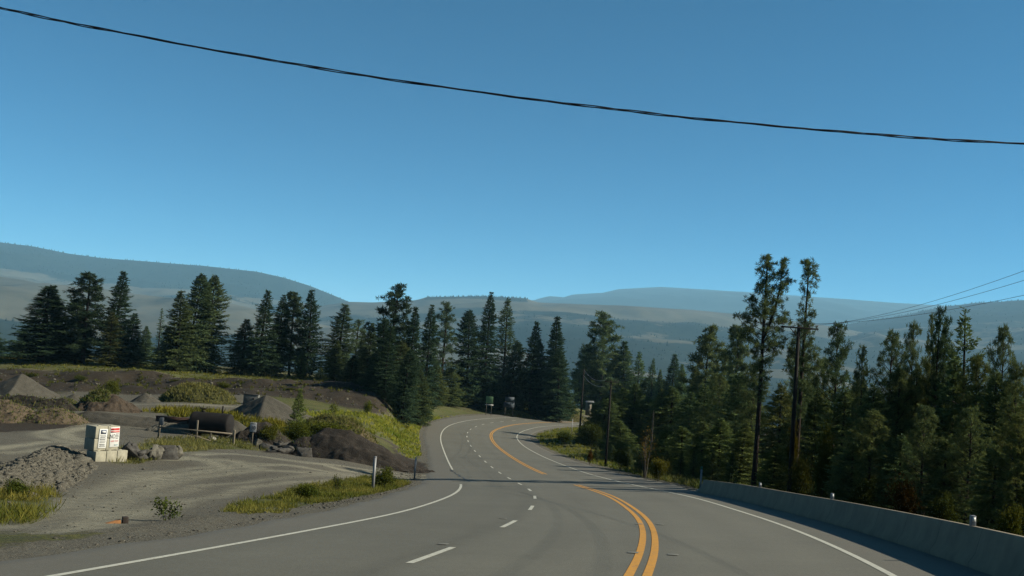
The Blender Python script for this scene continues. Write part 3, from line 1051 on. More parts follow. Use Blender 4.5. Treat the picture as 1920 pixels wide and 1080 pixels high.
def tree(key, px, ytop, Y, hwpx, label, col=(1, 1, 1), group=None, rot=None, sink=.15, lean=(0, 0)):
    """px, ytop: the tip in the photo; Y: distance"""
    tip = P(px, ytop, Y)
    b = tip.copy(); b[2] = G(b[0], b[1]) - sink
    return plant(key, b, (tip[2] - b[2]) * 1.0, WFAC.get(key[0], 1.0) * hwpx * Y / F, label, col, group, rot, lean=lean)


D1, D2, OL, YG, BR, PALE = (.62, .74, .76), (.5, .62, .66), (1.0, .95, .72), (1.6, 1.45, .85), (1.0, .8, .6), (1.25, 1.35, 1.35)  # crown tints; the darkest also paint in the shade of silhouetted trees
GL, GM, GR_ = 'firs and pines along the quarry terrace', 'conifers behind the far bend of the road', 'conifers on the right of the road'
for a in [
    # --- quarry terrace, from the left end
    ('fa', -14, 606, 168, 26, 'fir cut off by the left edge beside a small white gable', D1, GL),
    ('fb', 90, 538, 160, 56, 'broad dark fir at left end of terrace, bare trunk foot showing', D2, GL),
    ('fb', 101, 536, 163, 40, 'second spire of the broad fir at the left end, close behind it', D2, GL),
    ('fa', 47, 618, 176, 22, 'short fir half hidden behind the broad dark fir at the left end', D1, GL),
    ('pb', 172, 516, 161, 38, 'ragged fir with gaps near its tip, left neighbour of the narrow spire', D2, GL),
    ('fc', 152, 560, 164, 34, 'lower dark crown leaning against the ragged fir on the terrace', D2, GL),
    ('fb', 231, 510, 163, 33, 'narrow tall spire fir, highest of the left terrace group', D2, GL),
    ('fe', 212, 585, 160, 26, 'brown-tinged lower fir at the foot of the tall narrow spire', BR, GL),
    ('fa', 252, 588, 170, 26, 'dark fir filling behind the tall narrow spire on its right side', D1, GL),
    ('fa', 276, 612, 178, 17, 'small bluish fir in the gap right of the tall spire', PALE, GL),
    ('thin', 303, 580, 172, 11, 'thin sparse fir with see-through top in the terrace gap', PALE, GL),
    ('fa', 318, 612, 168, 22, 'small green fir at the foot of the sunlit one', (1.2, 1.2, 1), GL),
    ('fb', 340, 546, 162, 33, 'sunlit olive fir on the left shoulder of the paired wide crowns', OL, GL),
    ('fc', 372, 513, 166, 34, 'left half of the wide flat-topped pair of firs', (1, 1.05, .95), GL),
    ('fc', 401, 516, 168, 32, 'right half of the wide flat-topped pair of firs', (1.15, 1.1, .95), GL),
    ('fa', 462, 599, 172, 32, 'lone low fir right of the wide flat-topped pair', (1.1, 1.1, 1), GL),
    ('fb', 502, 545, 168, 28, 'pointed dark fir, first of the close group of four', D1, GL),
    ('fd', 529, 553, 170, 24, 'second fir of the close group of four on the terrace', D1, GL),
    ('pb', 555, 551, 172, 26, 'feathery third conifer of the close group of four', D1, GL),
    ('fb', 585, 544, 170, 27, 'fourth and tallest-tipped conifer of the close group of four', D2, GL),
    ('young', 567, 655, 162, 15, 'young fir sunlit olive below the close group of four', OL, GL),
    ('young', 602, 690, 158, 17, 'little bushy fir at the brink of the shaded bank', YG, GL),
    ('fb', 647, 571, 172, 34, 'spreading fir with drooping left arms, right of the close four', (1, 1.05, 1), GL),
    ('fa', 632, 640, 166, 20, 'half-grown fir under the spreading fir with drooping arms', (1.2, 1.15, .9), GL),
    ('pe', 671, 602, 182, 15, 'thin pale pine between the spreading fir and the leaning pine', PALE, GL),
    ('fa', 683, 622, 180, 16, 'small fir beside the thin pale pine', (1.2, 1.2, 1.1), GL),
    ('fa', 698, 607, 178, 22, 'greenish fir at the left foot of the tufted pine', (1.1, 1.1, .95), GL),
    ('fa', 662, 668, 160, 22, 'dark low fir over the shaded bank', D2, GL),
    ('fe', 690, 660, 164, 28, 'olive fir low in front of the tufted pine', OL, GL),
    # --- behind the bend
    ('pa', 743, 538, 162, 34, 'tufted pine that stands highest left of the bend', D2, GM),
    ('fb', 722, 600, 156, 30, 'dark fir crowding the left side of the tufted pine', D1, GM),
    ('fc', 748, 640, 153, 32, 'wide olive fir below the tufted pine', (1.25, 1.1, .8), GM),
    ('fb', 779, 577, 160, 27, 'first dark spire right of the tufted pine', D2, GM),
    ('fd', 808, 572, 168, 25, 'second dark spire right of the tufted pine', D1, GM),
    ('pe', 840, 571, 216, 21, 'sparse see-through pine between dark spires', (.9, 1, 1), GM),
    ('fc', 884, 582, 222, 32, 'dense flat-topped fir left of the tallest spire behind the bend', D1, GM),
    ('fd', 920, 548, 224, 25, 'tallest dark spire behind the bend, above the green board', D2, GM),
    ('fe', 953, 561, 232, 28, 'feathery fir right of the tallest spire behind the bend', (1, 1.05, 1), GM),
    ('fc', 966, 640, 230, 26, 'lower dark fir above the grey double board', D1, GM),
    ('fb', 1006, 604, 226, 26, 'dark fir with bent tip on the tan bank', D2, GM),
    ('fc', 1017, 640, 228, 22, 'dark fir squeezed between the two on the tan bank', D2, GM),
    ('fb', 1046, 595, 226, 31, 'pointed dark fir on the right end of the tan bank', D2, GM),
    ('fc', 1052, 655, 222, 27, 'dark lower fir at the right foot of the tan bank', D1, GM),
    ('fa', 700, 700, 150, 24, 'low dark fir right above the shaded quarry bank', D2, GM),
    ('fc', 752, 690, 148, 30, 'dark bushy fir at the end of the shaded bank', D1, GM),
    ('fa', 790, 690, 154, 24, 'olive half-grown fir behind the small grey sign', OL, GM),
    ('fb', 733, 612, 144, 27, 'dark fir standing at the right end of the shaded bank', D1, GM),
    ('fc', 765, 655, 140, 26, 'low dark fir closing the right end of the shaded bank', D1, GM),
    ('fb', 710, 655, 147, 25, 'dark fir on the shaded bank left of the tufted pine foot', D2, GM),
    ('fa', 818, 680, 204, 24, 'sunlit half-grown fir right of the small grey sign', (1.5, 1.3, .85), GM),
    ('fc', 846, 690, 214, 24, 'green half-grown fir left of the green board', (1.35, 1.25, .9), GM),
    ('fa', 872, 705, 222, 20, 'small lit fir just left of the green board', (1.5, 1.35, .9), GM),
    ('fa', 898, 690, 226, 24, 'half-grown fir behind the left edge of the green board', (1.2, 1.15, .9), GM),
    ('fa', 932, 690, 230, 24, 'dark half-grown fir between the green and grey boards', (1.1, 1.1, .9), GM),
    ('fc', 976, 690, 236, 20, 'small dark fir right behind the grey double board', D1, GM),
    ('fa', 1022, 735, 226, 9, 'tiny fir on the slope of the tan bank', (1.3, 1.25, .9), GM),
    # --- right of the road, far to near
    ('pb', 1098, 652, 290, 22, 'pale pine at the left end of the right-hand woods', (1.1, 1.2, 1.2), GR_),
    ('pe', 1088, 690, 285, 12, 'slim pale pine over the small far cabin', PALE, GR_),
    ('pa', 1136, 590, 288, 34, 'tall tufted pine behind the middle utility pole', (.9, 1, 1), GR_),
    ('pb', 1112, 672, 292, 26, 'lower pine on the left side of the tall tufted pine', (1, 1.1, 1.1), GR_),
    ('fb', 1172, 641, 290, 31, 'fir touching the right side of the tall tufted pine', D1, GR_),
    ('fe', 1200, 661, 295, 22, 'pale spiky fir in the far gap right of the tall tufted pine', PALE, GR_),
    ('fe', 1225, 673, 285, 13, 'slim isolated spire against the blue valley', (1, 1.1, 1.1), GR_),
    ('fa', 1238, 694, 280, 13, 'tiny light tip between two spires', (1.4, 1.4, 1.2), GR_),
    ('fb', 1265, 665, 282, 24, 'dark spire with broad shoulders against the blue valley', D1, GR_),
    ('fa', 1280, 684, 278, 18, 'pale green tip on the right shoulder of the dark spire', (1.4, 1.5, 1.3), GR_),
    ('fc', 1302, 690, 190, 22, 'round-headed conifer left of the layered pine', (1.1, 1.1, .9), GR_),
    ('pa', 1327, 616, 165, 34, 'layered pine with cloud-like tufts in the middle of the woods', (1, 1, .9), GR_),
    ('pb', 1388, 617, 150, 30, 'open pine left of the tall twin-stemmed pine', (.95, 1, 1), GR_),
    ('pb', 1361, 660, 155, 22, 'small open pine right of the layered pine', (1, 1.05, 1), GR_),
    ('pt', 1438, 482, 66, 33, 'tallest pine with forked top and long bare trunk', (.9, .95, .9), GR_, 0.0),
    ('pu', 1514, 491, 66, 26, 'second tall pine, directly behind the near utility pole', (.9, .95, .9), GR_),
    ('pc', 1572, 611, 68, 36, 'dark tufted pine right of the near utility pole', D1, GR_),
    ('pe', 1620, 656, 60, 15, 'thin pine with a single small top knot', (1, 1, .9), GR_),
    ('pd', 1672, 632, 57, 40, 'broad pine with reaching left arms over the barrier', (.9, .95, .85), GR_),
    ('pc', 1713, 612, 60, 26, 'fan-topped pine left of the twin dark leaders', (1, 1, .9), GR_),
    ('pe', 1746, 598, 58, 12, 'slim leader left of the twin dark leaders', (1, 1, .8), GR_),
    ('pe', 1760, 585, 56, 17, 'taller of the twin dark leaders', D2, GR_),
    ('pe', 1773, 604, 56, 17, 'shorter of the twin dark leaders', D2, GR_),
    ('nc', 1817, 582, 54, 44, 'open fir with wide tilted arms near the right edge', (1.1, 1.1, .9), GR_),
    ('pd', 1884, 624, 52, 36, 'tufted pine closest to the right edge', (.9, .95, .9), GR_),
    ('nb', 1965, 660, 50, 46, 'conifer cut off by the right edge', (1, 1, .85), GR_),
]:
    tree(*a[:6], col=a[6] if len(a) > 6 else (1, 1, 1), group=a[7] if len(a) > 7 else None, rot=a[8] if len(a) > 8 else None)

# second storey and undergrowth of the right-hand woods: (key, x, top, distance, half width, look)
GW = 'lower conifers filling the right-hand woods'
for key, x, y, Y, hw, col, lab in [
    ('fa', 1118, 760, 150, 26, (1.3, 1.25, .9), 'low olive fir by the road edge at the grey far road end'),
    ('nb', 1150, 735, 150, 34, (1.1, 1.1, .85), 'mid-height fir behind the middle utility pole'),
    ('na', 1168, 790, 118, 30, (1.2, 1.15, .85), 'low fir right of the middle utility pole foot'),
    ('fa', 1100, 792, 146, 20, (1.3, 1.2, .9), 'lowest olive fir at the left tip of the right-hand woods'),
    ('fc', 1134, 748, 148, 30, (1.1, 1.1, .9), 'wide fir between the two far utility poles'),
    ('fa', 1122, 700, 292, 24, (1, 1.05, 1), 'dark fir in the far gap behind the two utility poles'),
    ('fc', 1152, 668, 294, 34, (.95, 1.05, 1), 'dense fir between tall tufted pine and its right neighbour'),
    ('fc', 1188, 700, 296, 28, (1, 1.1, 1.05), 'blunt fir below the pale spiky fir'),
    ('fc', 1216, 708, 290, 28, (1, 1.05, 1.05), 'blunt fir under the slim isolated spire'),
    ('fc', 1250, 712, 286, 28, (1, 1.05, 1), 'blunt fir left of the broad-shouldered spire'),
    ('fc', 1168, 728, 155, 34, (1.1, 1.1, .9), 'wide low fir right of the middle pole top'),
    ('na', 1190, 720, 152, 32, (1.1, 1.1, .9), 'green fir under the pale spiky fir'),
    ('nb', 1216, 745, 150, 34, (1.0, 1.05, .9), 'dark fir above the orange-leaved shrub'),
    ('na', 1238, 730, 145, 26, (1.45, 1.2, .7), 'bronze-tinged fir below the tiny light tip'),
    ('nb', 1262, 725, 145, 38, (1.1, 1.1, .85), 'wide fir below the broad-shouldered spire'),
    ('na', 1292, 735, 130, 34, (1.0, 1.05, .9), 'dark fir below the round-headed conifer'),
    ('nb', 1322, 720, 125, 36, (1.05, 1.05, .85), 'fir at the foot of the layered pine'),
    ('pd', 1350, 705, 120, 36, (1.0, 1.0, .85), 'bushy pine at the right foot of the layered pine'),
    ('nb', 1385, 700, 115, 40, (1.0, 1.0, .85), 'broad fir below the open pine left of the tall pine'),
    ('na', 1246, 800, 95, 30, (1.3, 1.2, .8), 'small fir behind the yellow roadside bush'),
    ('nb', 1280, 800, 92, 36, (1.2, 1.15, .8), 'bushy olive fir left of the barrier start'),
    ('na', 1318, 790, 84, 34, (1.2, 1.1, .8), 'olive fir right behind the green-tipped post'),
    ('nb', 1352, 785, 82, 38, (1.2, 1.15, .8), 'wide olive fir behind the start of the barrier'),
    ('na', 1392, 790, 78, 34, (1.25, 1.1, .75), 'olive fir left of the tallest pine trunk'),
    ('pd', 1418, 690, 95, 40, (1.0, 1.0, .85), 'bushy pine behind the tallest pine trunk'),
    ('nb', 1466, 720, 85, 40, (1.35, 1.05, .7), 'brownish fir between the tallest pine and the near pole'),
    ('na', 1452, 830, 60, 26, (1.3, 1.1, .7), 'low brownish fir between trunk and near pole'),
    ('pd', 1500, 660, 88, 40, (1.0, 1.05, .9), 'bushy pine behind the crossarm pole'),
    ('nb', 1530, 730, 68, 40, (1.1, 1.05, .8), 'fir right beside the near pole'),
    ('pd', 1548, 680, 72, 38, (1.15, 1.1, .8), 'pine right of the near pole below its wires'),
    ('nb', 1585, 730, 61, 44, (1.1, 1.05, .8), 'broad fir below the dark tufted pine'),
    ('pd', 1610, 715, 64, 36, (1.0, 1.0, .85), 'pine below the thin top-knot pine'),
    ('nb', 1640, 720, 55, 46, (1.0, 1.0, .85), 'broad dark fir left of the reaching pine'),
    ('pd', 1690, 700, 56, 46, (1.05, 1.0, .8), 'dense pine right of the reaching pine'),
    ('nb', 1720, 690, 58, 46, (1.1, 1.05, .8), 'dense fir below the fan-topped pine'),
    ('pd', 1750, 680, 57, 42, (1.15, 1.05, .75), 'yellowish dense pine below the twin leaders'),
    ('nb', 1790, 670, 55, 48, (1.1, 1.05, .8), 'dense fir below the open wide-armed fir'),
    ('pd', 1835, 680, 53, 44, (1.15, 1.05, .75), 'dense pine below right of the wide-armed fir'),
    ('nb', 1868, 700, 50, 46, (1.1, 1.0, .75), 'dense fir left of the edge pine'),
    ('pd', 1908, 690, 48, 44, (1.05, 1.0, .8), 'dense pine under the edge pine'),
    ('nb', 1600, 830, 49, 44, (1.0, 1.0, .85), 'low dark fir behind the second barrier reflector'),
    ('pd', 1640, 776, 48, 42, (1.05, 1.0, .8), 'low fir left of the red bush'),
    ('nb', 1690, 815, 47, 44, (.95, 1.0, .9), 'dark fir above the red bush'),
    ('pd', 1735, 768, 45, 42, (.95, .95, .85), 'dark fir right of the red bush'),
    ('nb', 1775, 826, 44, 46, (1.1, 1.0, .8), 'wide low fir left of the third reflector'),
    ('pd', 1822, 772, 43, 42, (1.0, 1.0, .85), 'low fir above the third reflector'),
    ('nb', 1868, 836, 41, 48, (1.1, 1.0, .8), 'wide low fir right of the third reflector'),
    ('pd', 1915, 784, 40, 42, (1.2, 1.05, .75), 'low fir at the right edge above the barrier'),
    ('nb', 1960, 780, 40, 46, (1.1, 1.0, .8), 'wide fir beyond the right edge'),
    ('fc', 1335, 715, 140, 40, (.95, 1.0, .95), 'broad dark fir deep behind the layered pine'),
    ('fc', 1378, 705, 132, 40, (.95, 1.0, .95), 'broad dark fir deep behind the open pine'),
    ('fc', 1520, 715, 98, 46, (.95, 1.0, .9), 'broad dark fir deep behind the near pole'),
    ('fc', 1600, 722, 84, 50, (.95, 1.0, .9), 'broad dark fir deep behind the top-knot pine'),
    ('fc', 1700, 715, 80, 52, (.95, 1.0, .9), 'broad dark fir deep behind the fan-topped pine'),
    ('fc', 1790, 705, 76, 54, (.95, 1.0, .9), 'broad dark fir deep behind the wide-armed fir'),
    ('fc', 1880, 715, 72, 54, (.95, 1.0, .9), 'broad dark fir deep behind the edge pine'),
    ('fc', 1420, 745, 100, 36, (.9, .95, .95), 'dark fir deep in the woods left of the tallest trunk'),
    ('fc', 1480, 760, 95, 38, (.9, .95, .95), 'dark fir deep in the woods between trunk and pole'),
    ('fc', 1560, 750, 85, 40, (.85, .95, .95), 'dark fir deep in the woods right of the pole'),
    ('fc', 1660, 755, 78, 44, (.85, .95, .95), 'dark fir deep in the woods below the reaching pine'),
    ('fc', 1740, 750, 74, 46, (.85, .95, .95), 'dark fir deep in the woods below the twin leaders'),
    ('fc', 1840, 745, 70, 48, (.85, .95, .95), 'dark fir deep in the woods near the right edge'),
]:
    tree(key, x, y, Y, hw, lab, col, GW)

tree('snag', 1226, 770, 100, 22, 'bare grey leafless tree at the edge of the right-hand woods', PALE)
# single broadleaved shrubs
for key, x, y, Y, hw, col, lab in [
    ('bush', 1236, 864, 75, 17, (1.1, 1.0, .6), 'yellow-green bush where the verge meets the woods'),
    ('bare', 1215, 810, 80, 24, (3.2, 1.9, .9), 'sparse shrub with a few orange autumn leaves'),
    ('bushb', 1165, 848, 96, 20, (.6, .65, .45), 'olive bush on the verge right of the middle pole'),
    ('bushb', 1107, 846, 103, 6, (1.1, .5, .35), 'small reddish bush at the verge edge'),
    ('bush', 1696, 912, 40, 26, (.6, .30, .22), 'rust-red bush behind the barrier'),
    ('tallbush', 1546, 812, 54, 18, (.65, .65, .35), 'tall yellow-green bush right of the near pole'),
    ('tallbush', 1490, 806, 66, 14, (.75, .6, .32), 'yellowing bush behind the near pole'),
    ('bushb', 1895, 958, 31, 26, (.7, .7, .4), 'yellow-olive bush behind the barrier at the right edge'),
    ('bush', 1500, 870, 52, 26, (.5, .5, .34), 'dull olive bush at the foot of the near pole'),
    ('bushb', 1620, 905, 43, 26, (.4, .46, .36), 'dark green bush behind the barrier left of the red one'),
    ('bushb', 1770, 938, 37, 28, (.38, .44, .36), 'dark green bush behind the barrier right of the red one'),
    ('sprig', 1090, 800, 146, 8, (1, 1, .7), 'small dark bush beside the far utility pole'),
    ('young', 1120, 838, 112, 15, (1.3, 1.2, .9), 'small young fir on the verge left of the middle pole foot'),
    ('young', 1150, 835, 112, 17, (1.1, 1.1, .8), 'small dark young fir right of the middle pole foot'),
    ('young', 1178, 838, 102, 18, (1.2, 1.1, .8), 'young fir left of the orange-leaved shrub'),
    ('young', 1200, 850, 94, 16, (1.1, 1.1, .8), 'low young fir in front of the orange-leaved shrub'),
    ('young', 1252, 845, 88, 18, (1.2, 1.1, .8), 'young fir right behind the yellow-green verge bush'),
    ('young', 1278, 848, 82, 18, (1.1, 1.0, .7), 'young fir between the verge bush and the barrier start'),
    ('young', 1302, 845, 78, 18, (1.2, 1.1, .8), 'young fir just left of the green-tipped post'),
    ('young', 1338, 850, 72, 20, (1.1, 1.0, .7), 'young fir right of the green-tipped post'),
    ('young', 1375, 850, 66, 20, (1.0, 1.0, .7), 'young fir behind the first barrier reflector'),
    ('young', 1142, 800, 130, 20, (1.3, 1.2, .9), 'half-grown fir behind the middle pole near the road'),
    ('young', 1225, 800, 122, 22, (1.2, 1.15, .8), 'half-grown fir behind the bare grey tree'),
    ('bush', 1060, 812, 143, 16, (.55, .7, .5), 'dark low bush left of the far utility pole'),
    ('bush', 1110, 800, 140, 22, (.55, .65, .5), 'dark bush right of the far utility pole'),
    ('bushb', 330, 712, 143, 12, (.8, .85, .6), 'low scrub on the quarry bank below the paired firs'),
    ('bushb', 150, 705, 142, 14, (.7, .8, .6), 'low scrub on the quarry bank above the gravel piles'),
    ('bushb', 420, 718, 141, 16, (.8, .85, .55), 'scrub on the quarry bank below the lone low fir'),
    ('bushb', 60, 700, 143, 12, (.7, .75, .5), 'scrub on the quarry bank at the far left'),
    ('bushb', 545, 728, 138, 14, (.7, .8, .5), 'scrub on the quarry bank below the close four'),
    ('bushb', 252, 726, 136, 11, (.8, .8, .5), 'scrub at the bank foot behind the pointed gravel heap'),
    ('bush', 209, 717, 118, 17, (.9, .95, .6), 'green bush between the quarry piles'),
    ('young', 562, 729, 92, 24, (1.9, 1.7, .9), 'single young fir among the quarry weeds'),
    ('sprig', 317, 936, 24.3, 34, (.75, .95, .7), 'leafy weed growing at the lot edge'),
    ('sprig', 634, 893, 46, 13, (.7, .8, .6), 'upright weed on the verge by the lot'),
    ('bush', 575, 912, 38, 24, (.75, .9, .6), 'round dark sagebrush on the verge'),
    ('bushb', 720, 882, 52, 26, (.8, .9, .6), 'low sagebrush right of the near white post'),
    ('bushb', 30, 905, 30, 26, (.6, .75, .5), 'low green bush on the grassy bank at lower left'),
    ('bush', 440, 832, 81, 24, (.5, .6, .45), 'dark bush at the right end of the gate'),
    ('bushb', 505, 800, 84, 22, (.95, .95, .55), 'scrubby bush right of the speed sign'),
    ('bush', 560, 795, 90, 26, (.8, .9, .5), 'dark green bush at the foot of the young fir'),
    ('bush', 612, 795, 92, 40, (.75, .85, .45), 'wide green bush on the grassy mound'),
    ('bushb', 690, 755, 122, 9, (1.1, 1.2, .7), 'small bush on top of the green bank'),
    ('sprig', 628, 757, 116, 14, (1.2, 1.3, .8), 'pale weed clump on the crest of the green bank'),
    ('bushb', 1020, 755, 226, 14, (.8, .85, .5), 'olive bush on the slope of the tan bank'),
    ('bushb', 1070, 752, 232, 12, (.8, .9, .5), 'green bush at the right end of the tan bank'),
]:
    tree(key, x, y, Y, hw, lab, col)


# ------------------------------------------------------------------ piles of the quarry
def pile_mat(name, c0, c1, c2, stone=.5, bump=.8, green=None):
    t = NT(name)
    n1 = t.noise(1.3, 6, .65); n2 = t.noise(7, 5, .7); n3 = t.noise(28, 3, .7)
    m = t.math('ADD', t.math('MULTIPLY', n1, .5), t.math('MULTIPLY', n2, .5))
    col = t.ramp(m, [(.3, c0), (.5, c1), (.7, c2)])
    col = t.mix(t.math('MULTIPLY', t.ramp(n3, [(.5, (0, 0, 0)), (.65, (1, 1, 1))]), stone), col, tuple(min(1, q * 1.7) for q in c2))
    if green:
        a = t.sep(t.attr('cover'))
        f = t.ramp(t.math('ADD', a[0], t.math('MULTIPLY', t.math('SUBTRACT', n2, .5), 1.2)), [(.4, (0, 0, 0)), (.6, (1, 1, 1))])
        col = t.mix(f, col, t.ramp(n2, [(.3, green[0]), (.7, green[1])]))
    return t.finish(col, .95, t.bump(t.math('ADD', n2, t.math('MULTIPLY', n3, .5)), bump, .08), .1)


GRAVEL = pile_mat('pile_gravel', (.08, .073, .057), (.11, .101, .08), (.15, .138, .11), .3, .5)
DARKD = pile_mat('pile_dark_earth', (.034, .028, .023), (.055, .046, .037), (.09, .076, .062), .25, .9, ((.04, .05, .014), (.11, .11, .035)))
BROWND = pile_mat('pile_brown_earth', (.055, .041, .029), (.09, .068, .048), (.14, .108, .078), .3, .9, ((.045, .055, .016), (.13, .12, .045)))
TAND = pile_mat('pile_tan_earth', (.10, .075, .05), (.16, .12, .08), (.22, .175, .12), .3, .8, ((.07, .07, .025), (.17, .14, .06)))
RIPRAP = pile_mat('riprap', (.10, .092, .072), (.175, .162, .128), (.28, .26, .205), .6, 1.0)
ROCK = simple('rock', (.085, .08, .07), .75, 4.0, .9, .6, .2)
ROCKP = simple('pale_rock', (.15, .14, .11), .75, 4.5, .9, .6, .2)


def grass_blades(P_, hgt, wid, seed, lean=.5, tint=None):
    rr = np.random.default_rng(seed); n = len(P_)
    d = unit(np.stack([rr.normal(0, lean, n), rr.normal(0, lean, n), np.ones(n)], 1))
    l = hgt * rr.uniform(.45, 1.25, n)
    tn = np.clip((rr.uniform(0, .75, n) if tint is None else tint) + .15 * rr.normal(size=n), 0, 1)
    V, f, ti = diamonds(P_ - [0, 0, .02], d, l, wid * rr.uniform(.7, 1.3, n), rr, tn)
    return crown_mesh('grass', V, ti)


def mound(name, label, px, py, Y, rx, ry, h, mat, peak=(0, 0), p=1.0, ridge=(0, 0), rot=0.0, bump=.12, green=None, grass=0, gh=.35, seed=1, cat=None, ground=None, gtint=None, top=.06, rough=.5, facets=None):
    """a heap: centre by photo pixel and distance, half sizes, height; peak shifted by a fraction of the half size;
    ridge = half length of a crest line as a fraction"""
    c = ground if ground is not None else P(px, py, Y)
    n = 96
    g = np.linspace(-1.12, 1.12, n)
    U, W = np.meshgrid(g, g)
    # distance to rim along the ray from the crest line
    ux = np.clip(U - peak[0], -abs(ridge[0]), abs(ridge[0])) if ridge[0] else 0 * U
    wy = np.clip(W - peak[1], -abs(ridge[1]), abs(ridge[1])) if ridge[1] else 0 * W
    qx, qy = peak[0] + ux, peak[1] + wy
    vx, vy = U - qx, W - qy
    a = vx * vx + vy * vy + 1e-9; b = 2 * (qx * vx + qy * vy); cc = qx * qx + qy * qy - 1
    lam = (-b + np.sqrt(np.maximum(b * b - 4 * a * cc, 0))) / (2 * a)          # rim at q + lam v
    r = 1 / np.maximum(lam, 1e-6)
    if facets:
        dx, dy = U - peak[0], W - peak[1]
        r = np.maximum.reduce([(dx * math.cos(R(q)) + dy * math.sin(R(q))) / max(.25, 1 - (peak[0] * math.cos(R(q)) + peak[1] * math.sin(R(q)))) for q in facets])
        r = np.maximum(r, 0) * 1.22
    r = r * (1 + (.07 if facets else .16) * fbm(U * 1.8 + seed, W * 1.8, seed, 3))
    r = np.sqrt(r * r + top * top) - top * .3
    z = h * np.clip(1 - r, -.35, 1) ** 1.0
    z = np.where(z > 0, h * (np.maximum(z, 0) / h) ** p, z)
    cr, sr = math.cos(rot), math.sin(rot)
    X = rx * U; Yw = ry * W
    x, y = c[0] + X * cr - Yw * sr, c[1] + X * sr + Yw * cr
    z = z + bump * h * (fbm(U * 3.1 + 3 * seed, W * 3.1, seed + 4, 4) + rough * fbm(U * rx * 2.2 + seed, W * ry * 2.2, seed + 14, 3)) * (z > -.05 * h)
    zz = gz(x, y) + z - .04
    base = gz(np.array([c[0]]), np.array([c[1]]))[0]
    V = np.stack([x - c[0], y - c[1], zz - base], -1).reshape(-1, 3)
    i = np.arange(n - 1)[:, None] * n + np.arange(n - 1)[None]
    q = np.stack([i, i + 1, i + n + 1, i + n], -1).reshape(-1, 4)
    gw = np.zeros_like(z) if green is None else green(U, W, z / h)
    keep = ((z > -.12 * h) & (np.hypot(U, W) < 1.12)).reshape(-1)[q].any(1)
    q = q[keep]
    at = np.stack([gw, gw * 0, gw * 0, gw * 0 + 1], -1).reshape(-1, 4)
    me = mesh_from(name, V, [q], True, {'cover': at})
    o = obj(name, me, mat, loc=(c[0], c[1], base))
    tag(o, label, cat or name.replace('_', ' '))
    if grass:
        rr = np.random.default_rng(seed + 9)
        k = rr.integers(0, len(q), grass * 4)
        w = rr.dirichlet([1, 1, 1, 1], len(k))
        pp = (V[q[k]] * w[..., None]).sum(1); gg = (gw.reshape(-1)[q[k]] * w).sum(1)
        pp = pp[rr.random(len(k)) < gg][:grass]
        if len(pp):
            go = obj('grass', grass_blades(pp, gh, gh * .22, seed, .5, gtint), BLADE, o, kind='stuff')
    return o


mound('gravel_pile', 'large grey gravel pile with sharp ridge at far left of the quarry', 45, 736, 117, 5.0, 3.8, 2.6, GRAVEL, (-.12, .1), 1.0, (.0, .0), .1, .035, seed=2, facets=(-138, -42, 15, 75, 140), top=.03)
mound('gravel_pile', 'small grey gravel heap right of the large pile at far left', 140, 741, 113, 1.6, 1.3, .75, GRAVEL, seed=3, bump=.08)
mound('gravel_pile', 'small pointed gravel heap in the middle of the quarry floor', 274, 754, 114, 1.8, 1.6, 1.15, GRAVEL, (-.1, 0), seed=4, bump=.05)
mound('gravel_pile', 'grey gravel pile with dark left face behind the speed sign', 520, 775, 108, 5.2, 3.2, 2.25, GRAVEL, (-.28, .0), 1.0, (.0, .0), -.1, .035, seed=5, facets=(-140, -48, 8, 80, 150), top=.03)
mound('earth_mound', 'brown earth mound with grassy cap in the middle of the quarry', 198, 778, 98, 3.4, 2.4, 2.0, BROWND, (-.2, .1), .9, (.15, 0), .2, .16, lambda u, w, z: .75 * (z > .45) * (u < .1), 700, .4, 6)
mound('earth_mound', 'low grassy earth heap left of the brown mound', 122, 752, 104, 1.9, 1.4, .75, BROWND, seed=7, green=lambda u, w, z: .6 + 0 * z, grass=400, gh=.3)
mound('grassy_mound', 'rounded golden-green grassy mound on the quarry floor', 370, 757, 117, 4.6, 3.4, 2.1, BROWND, (0, .1), .62, (.25, 0), 0, .10, lambda u, w, z: .95 + 0 * z, 3600, .42, 8, 'mound', gtint=.75)
mound('earth_mound', 'long dark earth berm across the left edge of the quarry', 40, 778, 96, 5.6, 1.5, 1.15, DARKD, (0, 0), .8, (.7, 0), -.1, .2, lambda u, w, z: .35 + 0 * z, 500, .3, 9)
mound('earth_mound', 'tan earth bank in the sun at the left edge below the dark berm', 14, 806, 86, 3.6, 2.6, 1.55, TAND, (-.3, .2), .9, (.1, 0), 0, .18, lambda u, w, z: .3 + 0 * z, 700, .3, 10)
mound('earth_mound', 'second tan earth bank right of the one at the left edge', 100, 800, 86, 3.0, 2.0, 1.15, TAND, (-.1, .2), .9, (.2, 0), 0, .2, lambda u, w, z: .35 + 0 * z, 500, .3, 11)
mound('earth_mound', 'long low grey berm between the turning loop and the weeds', 270, 800, 88, 7.0, 1.6, .75, GRAVEL, (0, 0), .8, (.75, 0), -.04, .12, seed=12)
mound('gravel_pile', 'grey gravel slope behind the dark tank', 395, 800, 89, 4.4, 1.8, 1.25, GRAVEL, (.1, 0), .9, (.4, 0), -.04, .08, seed=13)
mound('earth_mound', 'dark earth pile behind the speed limit sign', 495, 826, 85, 3.0, 2.0, 2.0, DARKD, (-.1, 0), .95, (.08, 0), -.1, .14, lambda u, w, z: .3 * (u > .2), 200, .3, 14)
mound('grassy_mound', 'wide grassy mound with dry tan right flank by the green bank', 634, 815, 96, 4.3, 3.2, 2.35, TAND, (-.05, 0), .62, (.2, 0), 0, .14, lambda u, w, z: .95 - .5 * (u > .55), 3800, .4, 15, 'mound', gtint=.62)
